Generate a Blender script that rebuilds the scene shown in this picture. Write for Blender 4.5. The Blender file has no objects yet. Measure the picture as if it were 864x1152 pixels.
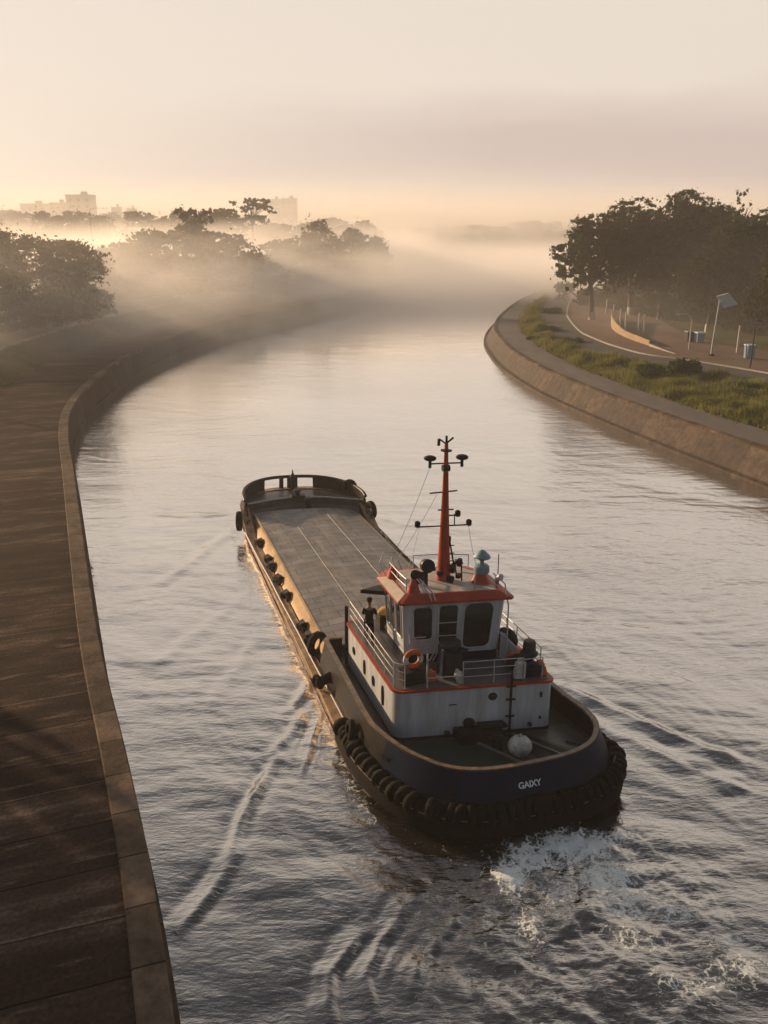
import bpy, math, random
import numpy as np
from mathutils import Vector, Matrix
R = math.radians
PI = math.pi
sc = bpy.context.scene
col = sc.collection

# ------------------------------------------------------------------ camera
F_PX, CAM_H, HORIZON = 1000.0, 18.0, 250.0
PITCH = math.atan((576 - HORIZON) / F_PX)
cam_d = bpy.data.cameras.new('camera')
cam_d.sensor_fit = 'VERTICAL'; cam_d.sensor_height = 24; cam_d.lens = 24 * F_PX / 1152
cam_d.clip_start = 0.5; cam_d.clip_end = 20000
cam = bpy.data.objects.new('camera', cam_d); col.objects.link(cam)
cam.location = (0, 0, CAM_H); cam.rotation_euler = (PI / 2 - PITCH, 0, 0)
sc.camera = cam

# ------------------------------------------------------------------ sky and sun
SUN_EL, SUN_AZ = 12.5, -53.0           # azimuth measured from +Y, negative = left
world = bpy.data.worlds.new("World"); sc.world = world; world.use_nodes = True
nt = world.node_tree; nt.nodes.clear()
wo = nt.nodes.new('ShaderNodeOutputWorld'); bg = nt.nodes.new('ShaderNodeBackground')
sky = nt.nodes.new('ShaderNodeTexSky'); sky.sky_type = 'NISHITA'; sky.sun_disc = False
sky.sun_elevation = R(SUN_EL); sky.sun_rotation = R(SUN_AZ)
sky.air_density = 1.0; sky.dust_density = 3.0; sky.ozone_density = 1.0; sky.altitude = 0
bg.inputs['Strength'].default_value = 0.112
# thin high cloud veil: warm-white sheet that thickens toward the horizon, mauve bank low down
tc = nt.nodes.new('ShaderNodeTexCoord')
sep = nt.nodes.new('ShaderNodeSeparateXYZ'); nt.links.new(tc.outputs['Generated'], sep.inputs[0])
mp = nt.nodes.new('ShaderNodeMapping'); mp.inputs['Scale'].default_value = (1.6, 1.6, 7.0)
nt.links.new(tc.outputs['Generated'], mp.inputs[0])
nz = nt.nodes.new('ShaderNodeTexNoise'); nz.inputs['Scale'].default_value = 1.3; nz.inputs['Detail'].default_value = 5; nz.inputs['Roughness'].default_value = .5
nt.links.new(mp.outputs[0], nz.inputs['Vector'])
veil = nt.nodes.new('ShaderNodeMix'); veil.data_type = 'RGBA'; veil.inputs['B'].default_value = (5.7, 4.98, 4.32, 1)
vr_ = nt.nodes.new('ShaderNodeMapRange'); vr_.interpolation_type = 'SMOOTHSTEP'; nt.links.new(sep.outputs['Z'], vr_.inputs['Value'])
for k_, v_ in zip(('From Min', 'From Max', 'To Min', 'To Max'), (.46, .76, .92, .05)): vr_.inputs[k_].default_value = v_
vy_ = nt.nodes.new('ShaderNodeMapRange'); vy_.interpolation_type = 'SMOOTHSTEP'; nt.links.new(sep.outputs['Y'], vy_.inputs['Value'])
for k_, v_ in zip(('From Min', 'From Max', 'To Min', 'To Max'), (-.6, .5, .10, 1.0)): vy_.inputs[k_].default_value = v_
vm_ = nt.nodes.new('ShaderNodeMath'); vm_.operation = 'MULTIPLY'; nt.links.new(vr_.outputs[0], vm_.inputs[0]); nt.links.new(vy_.outputs[0], vm_.inputs[1]); nt.links.new(vm_.outputs[0], veil.inputs['Factor'])
hs = nt.nodes.new('ShaderNodeHueSaturation'); hs.inputs['Saturation'].default_value = .75; hs.inputs['Value'].default_value = .54
nt.links.new(sky.outputs[0], hs.inputs['Color']); nt.links.new(hs.outputs[0], veil.inputs['A'])
# low cloud bank
ramp = nt.nodes.new('ShaderNodeValToRGB')
ramp.color_ramp.elements[0].position = 0.0; ramp.color_ramp.elements[0].color = (.35, .35, .35, 1)
ramp.color_ramp.elements[1].position = 0.135; ramp.color_ramp.elements[1].color = (0, 0, 0, 1)
e = ramp.color_ramp.elements.new(0.05); e.color = (1, 1, 1, 1)
e = ramp.color_ramp.elements.new(0.085); e.color = (1, 1, 1, 1)
addn = nt.nodes.new('ShaderNodeMath'); addn.operation = 'MULTIPLY_ADD'; addn.inputs[1].default_value = .11; addn.inputs[2].default_value = -0.055
nt.links.new(nz.outputs['Fac'], addn.inputs[0])
zz = nt.nodes.new('ShaderNodeMath'); zz.operation = 'ADD'
nt.links.new(sep.outputs['Z'], zz.inputs[0]); nt.links.new(addn.outputs[0], zz.inputs[1]); nt.links.new(zz.outputs[0], ramp.inputs[0])
azr = nt.nodes.new('ShaderNodeMapRange'); azr.inputs['From Min'].default_value = -.35; azr.inputs['From Max'].default_value = .12
nt.links.new(sep.outputs['X'], azr.inputs['Value'])
mm = nt.nodes.new('ShaderNodeMath'); mm.operation = 'MULTIPLY'; nt.links.new(ramp.outputs[0], mm.inputs[0]); nt.links.new(azr.outputs[0], mm.inputs[1])
m2 = nt.nodes.new('ShaderNodeMath'); m2.operation = 'MULTIPLY'; m2.inputs[1].default_value = .9; nt.links.new(mm.outputs[0], m2.inputs[0])
cb = nt.nodes.new('ShaderNodeMix'); cb.data_type = 'RGBA'; cb.inputs['B'].default_value = (4.0, 3.3, 3.05, 1)
nt.links.new(m2.outputs[0], cb.inputs['Factor']); nt.links.new(veil.outputs['Result'], cb.inputs['A'])
nt.links.new(cb.outputs['Result'], bg.inputs['Color']); nt.links.new(bg.outputs[0], wo.inputs[0])

sun_d = bpy.data.lights.new('sun', 'SUN'); sun_d.energy = 5.0; sun_d.angle = R(0.9); sun_d.color = (1.0, .68, .40)
sun = bpy.data.objects.new('sun', sun_d); col.objects.link(sun)
sdir = Vector((math.sin(R(SUN_AZ)) * math.cos(R(SUN_EL)), math.cos(R(SUN_AZ)) * math.cos(R(SUN_EL)), math.sin(R(SUN_EL))))
sun.rotation_euler = sdir.to_track_quat('Z', 'Y').to_euler(); sun.location = sdir * 100

sc.view_settings.view_transform = 'Standard'; sc.view_settings.look = 'None'
sc.view_settings.gamma = 1; sc.view_settings.exposure = 0.45
sc.render.engine = 'CYCLES'
sc.cycles.use_denoising = True
sc.cycles.max_bounces = 12; sc.cycles.volume_bounces = 9; sc.cycles.transparent_max_bounces = 8
sc.cycles.diffuse_bounces = 2; sc.cycles.glossy_bounces = 3; sc.cycles.transmission_bounces = 3
sc.cycles.volume_step_rate = 1.0; sc.cycles.volume_max_steps = 128
sc.cycles.caustics_reflective = False; sc.cycles.caustics_refractive = False
sc.cycles.sample_clamp_indirect = 4

# ------------------------------------------------------------------ measuring helper (photo pixel + height -> metres)
def at(px, py, z=0.0):
    a = (px - 432) / F_PX; b = -(py - 576) / F_PX
    d = (a, math.cos(PITCH) + b * math.sin(PITCH), -math.sin(PITCH) + b * math.cos(PITCH))
    t = (z - CAM_H) / d[2]
    return (d[0] * t, d[1] * t, z)
def zat(py, Y):      # height of the ray through image row py at ground distance Y
    b = -(py - 576) / F_PX
    return CAM_H + Y * (-math.sin(PITCH) + b * math.cos(PITCH)) / (math.cos(PITCH) + b * math.sin(PITCH))
def xat(px, Y, z):
    dep = Y * math.cos(PITCH) + (CAM_H - z) * math.sin(PITCH)
    return (px - 432) / F_PX * dep

# ------------------------------------------------------------------ materials
def nodes_of(name):
    m = bpy.data.materials.new(name); m.use_nodes = True
    t = m.node_tree; b = t.nodes['Principled BSDF']
    return m, t, b
def mat(name, c, rough=.6, metal=0, var=.25, scale=3.0, bump=.1, bscale=30, c2=None, spec=.5, stretch=None):
    m, t, b = nodes_of(name)
    tcn = t.nodes.new('ShaderNodeTexCoord'); src = tcn.outputs['Object']
    if stretch:
        mpn = t.nodes.new('ShaderNodeMapping'); mpn.inputs['Scale'].default_value = stretch
        t.links.new(src, mpn.inputs[0]); src = mpn.outputs[0]
    n = t.nodes.new('ShaderNodeTexNoise'); n.inputs['Scale'].default_value = scale; n.inputs['Detail'].default_value = 8; n.inputs['Roughness'].default_value = .65
    t.links.new(src, n.inputs['Vector'])
    r = t.nodes.new('ShaderNodeValToRGB'); r.color_ramp.elements[0].position = .3; r.color_ramp.elements[1].position = .7
    k = c2 if c2 else tuple(x * (1 - var) for x in c)
    r.color_ramp.elements[0].color = (*k, 1); r.color_ramp.elements[1].color = (*[min(1, x * (1 + var * .6)) for x in c], 1)
    t.links.new(n.outputs['Fac'], r.inputs[0]); t.links.new(r.outputs[0], b.inputs['Base Color'])
    b.inputs['Metallic'].default_value = metal; b.inputs['Specular IOR Level'].default_value = spec
    rr = t.nodes.new('ShaderNodeMapRange'); rr.inputs['To Min'].default_value = max(.03, rough - .12); rr.inputs['To Max'].default_value = min(1, rough + .12)
    t.links.new(n.outputs['Fac'], rr.inputs['Value']); t.links.new(rr.outputs[0], b.inputs['Roughness'])
    if bump:
        n2 = t.nodes.new('ShaderNodeTexNoise'); n2.inputs['Scale'].default_value = bscale; n2.inputs['Detail'].default_value = 5
        t.links.new(src, n2.inputs['Vector'])
        bp = t.nodes.new('ShaderNodeBump'); bp.inputs['Strength'].default_value = bump; bp.inputs['Distance'].default_value = .03
        t.links.new(n2.outputs['Fac'], bp.inputs['Height']); t.links.new(bp.outputs[0], b.inputs['Normal'])
    return m
M = {}
M['white'] = mat('white_paint', (.50, .55, .61), .45, var=.16, scale=2.6, bump=.12, bscale=3, stretch=(1, 1, .16), c2=(.33, .33, .32))
M['red'] = mat('red_paint', (.36, .042, .016), .45, var=.35, scale=3)
M['blue'] = mat('navy_paint', (.004, .011, .034), .5, spec=.1, var=.4, scale=2)
M['black'] = mat('black_paint', (.006, .006, .007), .5, spec=.25, var=.4)
M['rubber'] = mat('rubber', (.003, .0028, .0028), .8, spec=.12, var=.5, scale=8, bump=.4, bscale=25)
M['hullside'] = mat('worn_hull_paint', (.40, .25, .12), .5, var=.6, scale=2.2, bump=.25, bscale=6, c2=(.10, .06, .035))
M['bulwark'] = mat('bulwark_paint', (.016, .013, .012), .45, spec=.25, var=.5, scale=1.8, bump=.2, bscale=5)
M['deck'] = mat('deck_paint', (.05, .048, .045), .42, var=.5, scale=1.2, bump=.15, bscale=10, c2=(.018, .017, .016))
M['green'] = mat('green_deck_paint', (.008, .035, .028), .45, var=.5, scale=1.5)
M['dkgrey'] = mat('dark_grey_metal', (.014, .015, .018), .5, spec=.3, var=.4)
M['grey'] = mat('grey_metal', (.22, .22, .22), .45, metal=.3, var=.3)
M['rail'] = mat('rail_paint', (.42, .43, .43), .4, var=.2)
M['glass'] = mat('dark_glass', (.012, .012, .013), .12, var=.2, bump=0, spec=.6)
M['paleblue'] = mat('pale_blue_plastic', (.16, .27, .33), .45, var=.15)
M['orange'] = mat('orange_cloth', (.5, .10, .03), .8, var=.3, scale=8, bump=.4, bscale=12)
M['buoy'] = mat('white_buoy', (.5, .5, .48), .6, var=.45, scale=6)
M['yellow'] = mat('yellow_tarp', (.45, .24, .03), .75, var=.4, scale=6, bump=.5, bscale=9)
M['cloth_dark'] = mat('dark_cloth', (.008, .008, .009), .85, spec=.2, var=.5, scale=10, bump=.5, bscale=15)
M['cloth_pale'] = mat('pale_cloth', (.45, .38, .28), .85, var=.3, scale=10, bump=.5, bscale=15)
M['skin'] = mat('skin', (.28, .16, .10), .6, var=.15)
M['letter'] = mat('letter_paint', (.62, .72, .76), .5, var=.1, bump=0)
M['trunk'] = mat('bark', (.075, .055, .04), .9, var=.4, scale=4, bump=.6, bscale=12)
M['whitewash'] = mat('whitewash', (.5, .48, .44), .8, var=.3, scale=4)
M['concrete_wall'] = mat('river_wall_concrete', (.07, .055, .042), .85, var=.5, scale=.9, bump=.5, bscale=5, c2=(.04, .032, .026), stretch=(1, 1, .3))
M['coping'] = mat('coping_concrete', (.105, .076, .053), .85, var=.45, scale=1.6, bump=.5, bscale=7, c2=(.045, .033, .025))
M['asphalt'] = mat('asphalt', (.05, .045, .042), .85, var=.3, scale=1)
M['kerb'] = mat('kerb_paint', (.30, .27, .23), .7, var=.3, scale=2)
M['earth'] = mat('earth_path', (.12, .07, .045), .95, var=.35, scale=.35, bump=.5, bscale=3)
M['yellow_wall'] = mat('ochre_wall_paint', (.30, .21, .12), .8, var=.35, scale=1.5)
M['bldg'] = mat('building_render', (.26, .22, .18), .8, var=.2, scale=.2)
M['window'] = mat('building_window', (.03, .03, .035), .2, var=.2, bump=0)
M['panel'] = mat('solar_panel', (.60, .74, .84), .35, var=.2, scale=4, bump=0)

def foliage(name, c, tr=.35):
    m, t, b = nodes_of(name)
    tcn = t.nodes.new('ShaderNodeTexCoord')
    n = t.nodes.new('ShaderNodeTexNoise'); n.inputs['Scale'].default_value = .35; n.inputs['Detail'].default_value = 6
    t.links.new(tcn.outputs['Object'], n.inputs['Vector'])
    r = t.nodes.new('ShaderNodeValToRGB'); r.color_ramp.elements[0].position = .3; r.color_ramp.elements[1].position = .7
    r.color_ramp.elements[0].color = (c[0] * .55, c[1] * .6, c[2] * .6, 1); r.color_ramp.elements[1].color = (c[0] * 1.35, c[1] * 1.3, c[2] * 1.1, 1)
    t.links.new(n.outputs['Fac'], r.inputs[0]); t.links.new(r.outputs[0], b.inputs['Base Color'])
    b.inputs['Roughness'].default_value = .75; b.inputs['Specular IOR Level'].default_value = .2
    tl = t.nodes.new('ShaderNodeBsdfTranslucent'); t.links.new(r.outputs[0], tl.inputs['Color'])
    mx = t.nodes.new('ShaderNodeMixShader'); mx.inputs[0].default_value = tr
    t.links.new(b.outputs[0], mx.inputs[1]); t.links.new(tl.outputs[0], mx.inputs[2])
    t.links.new(mx.outputs[0], t.nodes['Material Output'].inputs['Surface'])
    return m
M['leaf'] = foliage('foliage_dark', (.045, .058, .022))
M['leaf2'] = foliage('foliage_olive', (.055, .062, .025))
M['grassblade'] = foliage('grass_blades', (.19, .19, .055), .45)
M['bushleaf'] = foliage('bush_leaves', (.06, .09, .03), .4)

def promenade_mat():
    m, t, b = nodes_of('stained_paving')
    L = t.links.new
    tcn = t.nodes.new('ShaderNodeTexCoord')
    uv = t.nodes.new('ShaderNodeUVMap')
    sep = t.nodes.new('ShaderNodeSeparateXYZ'); L(uv.outputs[0], sep.inputs[0])    # x = metres along the river, y = metres across
    n1 = t.nodes.new('ShaderNodeTexNoise'); n1.inputs['Scale'].default_value = 1; n1.inputs['Detail'].default_value = 9; n1.inputs['Roughness'].default_value = .68
    mp1 = t.nodes.new('ShaderNodeMapping'); mp1.inputs['Scale'].default_value = (.8, .22, 1); L(uv.outputs[0], mp1.inputs[0]); L(mp1.outputs[0], n1.inputs['Vector'])
    r = t.nodes.new('ShaderNodeValToRGB'); cr = r.color_ramp
    cr.elements[0].position = .32; cr.elements[0].color = (.024, .015, .012, 1)
    cr.elements[1].position = .74; cr.elements[1].color = (.30, .19, .135, 1)
    q = cr.elements.new(.5); q.color = (.044, .029, .023, 1)
    q = cr.elements.new(.62); q.color = (.098, .068, .052, 1)
    L(n1.outputs['Fac'], r.inputs[0])
    # slab joints
    def joint(sock, period, w):
        a = t.nodes.new('ShaderNodeMath'); a.operation = 'DIVIDE'; a.inputs[1].default_value = period; L(sock, a.inputs[0])
        f = t.nodes.new('ShaderNodeMath'); f.operation = 'FRACT'; L(a.outputs[0], f.inputs[0])
        c = t.nodes.new('ShaderNodeMath'); c.operation = 'LESS_THAN'; c.inputs[1].default_value = w / period; L(f.outputs[0], c.inputs[0])
        return c.outputs[0]
    wob = t.nodes.new('ShaderNodeTexNoise'); wob.inputs['Scale'].default_value = .8; L(uv.outputs[0], wob.inputs['Vector'])
    wa = t.nodes.new('ShaderNodeMath'); wa.operation = 'MULTIPLY_ADD'; wa.inputs[1].default_value = .12; L(wob.outputs['Fac'], wa.inputs[0]); L(sep.outputs['X'], wa.inputs[2])
    j1 = joint(wa.outputs[0], 1.9, .055); j2 = joint(wa.outputs[0], 5.7, .12)
    def M2(op, x, y=None, z=None):
        q_ = t.nodes.new('ShaderNodeMath'); q_.operation = op
        for s_, v_ in zip(q_.inputs, (x, y, z)):
            if v_ is None: continue
            if isinstance(v_, (int, float)): s_.default_value = v_
            else: L(v_, s_)
        return q_.outputs[0]
    wn = t.nodes.new('ShaderNodeTexWhiteNoise'); wn.noise_dimensions = '1D'; L(M2('FLOOR', M2('DIVIDE', wa.outputs[0], 1.9)), wn.inputs['W'])
    tone = M2('MULTIPLY_ADD', wn.outputs['Value'], .75, .65)
    sl = t.nodes.new('ShaderNodeVectorMath'); sl.operation = 'SCALE'; L(r.outputs[0], sl.inputs[0]); L(tone, sl.inputs['Scale'])
    # pale mineral stains beside some joints
    mp2 = t.nodes.new('ShaderNodeMapping'); mp2.inputs['Scale'].default_value = (3.2, .5, 1); L(uv.outputs[0], mp2.inputs[0])
    n5 = t.nodes.new('ShaderNodeTexNoise'); n5.inputs['Scale'].default_value = 1; n5.inputs['Detail'].default_value = 7; L(mp2.outputs[0], n5.inputs['Vector'])
    st = t.nodes.new('ShaderNodeMapRange'); st.inputs['From Min'].default_value = .60; st.inputs['From Max'].default_value = .74; st.inputs['To Max'].default_value = .6; L(n5.outputs['Fac'], st.inputs['Value'])
    pale = t.nodes.new('ShaderNodeMix'); pale.data_type = 'RGBA'; pale.inputs['B'].default_value = (.26, .19, .15, 1); L(st.outputs[0], pale.inputs['Factor']); L(sl.outputs[0], pale.inputs['A'])
    pj = t.nodes.new('ShaderNodeMix'); pj.data_type = 'RGBA'; pj.inputs['B'].default_value = (.30, .24, .20, 1); L(M2('MULTIPLY', j2, M2('MULTIPLY', n1.outputs['Fac'], .5)), pj.inputs['Factor']); L(pale.outputs['Result'], pj.inputs['A'])
    mx = t.nodes.new('ShaderNodeMix'); mx.data_type = 'RGBA'; mx.inputs['B'].default_value = (.002, .0015, .001, 1)
    L(M2('MULTIPLY', j1, .85), mx.inputs['Factor']); L(pj.outputs['Result'], mx.inputs['A'])
    # fine grit + pale scuffs
    n3 = t.nodes.new('ShaderNodeTexNoise'); n3.inputs['Scale'].default_value = 9; n3.inputs['Detail'].default_value = 6; L(uv.outputs[0], n3.inputs['Vector'])
    r3 = t.nodes.new('ShaderNodeMapRange'); r3.inputs['From Min'].default_value = .3; r3.inputs['From Max'].default_value = .7; r3.inputs['To Min'].default_value = .6; r3.inputs['To Max'].default_value = 1.35
    L(n3.outputs['Fac'], r3.inputs['Value'])
    mu = t.nodes.new('ShaderNodeVectorMath'); mu.operation = 'SCALE'; L(mx.outputs['Result'], mu.inputs[0]); L(r3.outputs[0], mu.inputs['Scale'])
    L(mu.outputs[0], b.inputs['Base Color'])
    rr = t.nodes.new('ShaderNodeMapRange'); rr.inputs['To Min'].default_value = .75; rr.inputs['To Max'].default_value = 1; L(n1.outputs['Fac'], rr.inputs['Value']); L(rr.outputs[0], b.inputs['Roughness'])
    b.inputs['Specular IOR Level'].default_value = .04
    bp = t.nodes.new('ShaderNodeBump'); bp.inputs['Strength'].default_value = .5; bp.inputs['Distance'].default_value = .03
    sb = t.nodes.new('ShaderNodeMath'); sb.operation = 'SUBTRACT'; L(n3.outputs['Fac'], sb.inputs[0]); L(j1, sb.inputs[1]); L(sb.outputs[0], bp.inputs['Height']); L(bp.outputs[0], b.inputs['Normal'])
    return m
M['paving'] = promenade_mat()

def sectioned(name, c, c2, period, vstretch=1.0):
    """cast concrete in sections along the river: joints, tone steps, stains"""
    m, t, b = nodes_of(name); L = t.links.new; uv = t.nodes.new('ShaderNodeUVMap')
    sp = t.nodes.new('ShaderNodeSeparateXYZ'); L(uv.outputs[0], sp.inputs[0])
    def M2(op, x, y=None, z=None):
        q_ = t.nodes.new('ShaderNodeMath'); q_.operation = op
        for s_, v_ in zip(q_.inputs, (x, y, z)):
            if v_ is None: continue
            if isinstance(v_, (int, float)): s_.default_value = v_
            else: L(v_, s_)
        return q_.outputs[0]
    mpn = t.nodes.new('ShaderNodeMapping'); mpn.inputs['Scale'].default_value = (1, vstretch, 1); L(uv.outputs[0], mpn.inputs[0])
    n = t.nodes.new('ShaderNodeTexNoise'); n.inputs['Scale'].default_value = 1.1; n.inputs['Detail'].default_value = 9; n.inputs['Roughness'].default_value = .7; L(mpn.outputs[0], n.inputs['Vector'])
    r = t.nodes.new('ShaderNodeValToRGB'); r.color_ramp.elements[0].position = .34; r.color_ramp.elements[1].position = .68; r.color_ramp.elements[0].color = (*c2, 1); r.color_ramp.elements[1].color = (*c, 1); L(n.outputs['Fac'], r.inputs[0])
    d = M2('DIVIDE', sp.outputs['X'], period); wn = t.nodes.new('ShaderNodeTexWhiteNoise'); wn.noise_dimensions = '1D'; L(M2('FLOOR', d), wn.inputs['W'])
    j = M2('LESS_THAN', M2('FRACT', d), .05 / period)
    k = M2('MULTIPLY', M2('MULTIPLY_ADD', wn.outputs['Value'], .7, .65), M2('MULTIPLY_ADD', j, -.8, 1.0))
    mu = t.nodes.new('ShaderNodeVectorMath'); mu.operation = 'SCALE'; L(r.outputs[0], mu.inputs[0]); L(k, mu.inputs['Scale']); L(mu.outputs[0], b.inputs['Base Color'])
    b.inputs['Roughness'].default_value = .9; b.inputs['Specular IOR Level'].default_value = .12
    n2 = t.nodes.new('ShaderNodeTexNoise'); n2.inputs['Scale'].default_value = 6; n2.inputs['Detail'].default_value = 7; L(uv.outputs[0], n2.inputs['Vector'])
    bp = t.nodes.new('ShaderNodeBump'); bp.inputs['Strength'].default_value = .6; bp.inputs['Distance'].default_value = .04; L(M2('SUBTRACT', n2.outputs['Fac'], j), bp.inputs['Height']); L(bp.outputs[0], b.inputs['Normal'])
    return m
M['concrete_wall'] = sectioned('river_wall_concrete', (.085, .066, .05), (.03, .024, .02), 3.8, .25)
M['coping'] = sectioned('coping_concrete', (.17, .125, .09), (.05, .036, .028), 1.9)
def revet_mat():
    m, t, b = nodes_of('revetment_slabs')
    L = t.links.new; uv = t.nodes.new('ShaderNodeUVMap')
    br = t.nodes.new('ShaderNodeTexBrick'); br.offset = 0; br.inputs['Scale'].default_value = 1
    br.inputs['Brick Width'].default_value = 2.6; br.inputs['Row Height'].default_value = 6; br.inputs['Mortar Size'].default_value = .09
    br.inputs['Color1'].default_value = (.062, .043, .03, 1); br.inputs['Color2'].default_value = (.036, .026, .019, 1); br.inputs['Mortar'].default_value = (.03, .022, .017, 1)
    L(uv.outputs[0], br.inputs['Vector'])
    n = t.nodes.new('ShaderNodeTexNoise'); n.inputs['Scale'].default_value = 1.3; n.inputs['Detail'].default_value = 8; n.inputs['Roughness'].default_value = .7; L(uv.outputs[0], n.inputs['Vector'])
    r3 = t.nodes.new('ShaderNodeMapRange'); r3.inputs['From Min'].default_value = .3; r3.inputs['From Max'].default_value = .7; r3.inputs['To Min'].default_value = .2; r3.inputs['To Max'].default_value = 2.1; L(n.outputs['Fac'], r3.inputs['Value'])
    mu = t.nodes.new('ShaderNodeVectorMath'); mu.operation = 'SCALE'; L(br.outputs['Color'], mu.inputs[0]); L(r3.outputs[0], mu.inputs['Scale']); L(mu.outputs[0], b.inputs['Base Color'])
    b.inputs['Roughness'].default_value = .85
    bp = t.nodes.new('ShaderNodeBump'); bp.inputs['Strength'].default_value = .6; bp.inputs['Distance'].default_value = .06; L(n.outputs['Fac'], bp.inputs['Height']); L(bp.outputs[0], b.inputs['Normal'])
    return m
M['revet'] = revet_mat()

def ground_mat():
    m, t, b = nodes_of('ground_grass_and_earth')
    L = t.links.new; tcn = t.nodes.new('ShaderNodeTexCoord')
    n = t.nodes.new('ShaderNodeTexNoise'); n.inputs['Scale'].default_value = .12; n.inputs['Detail'].default_value = 10; n.inputs['Roughness'].default_value = .65; L(tcn.outputs['Object'], n.inputs['Vector'])
    r = t.nodes.new('ShaderNodeValToRGB'); cr = r.color_ramp
    cr.elements[0].position = .35; cr.elements[0].color = (.045, .055, .022, 1); cr.elements[1].position = .72; cr.elements[1].color = (.13, .09, .055, 1)
    q = cr.elements.new(.55); q.color = (.075, .085, .03, 1)
    L(n.outputs['Fac'], r.inputs[0]); L(r.outputs[0], b.inputs['Base Color']); b.inputs['Roughness'].default_value = .95; b.inputs['Specular IOR Level'].default_value = .1
    n2 = t.nodes.new('ShaderNodeTexNoise'); n2.inputs['Scale'].default_value = 2.5; n2.inputs['Detail'].default_value = 6; L(tcn.outputs['Object'], n2.inputs['Vector'])
    bp = t.nodes.new('ShaderNodeBump'); bp.inputs['Strength'].default_value = .9; bp.inputs['Distance'].default_value = .25; L(n2.outputs['Fac'], bp.inputs['Height']); L(bp.outputs[0], b.inputs['Normal'])
    return m
M['ground'] = ground_mat()

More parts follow.
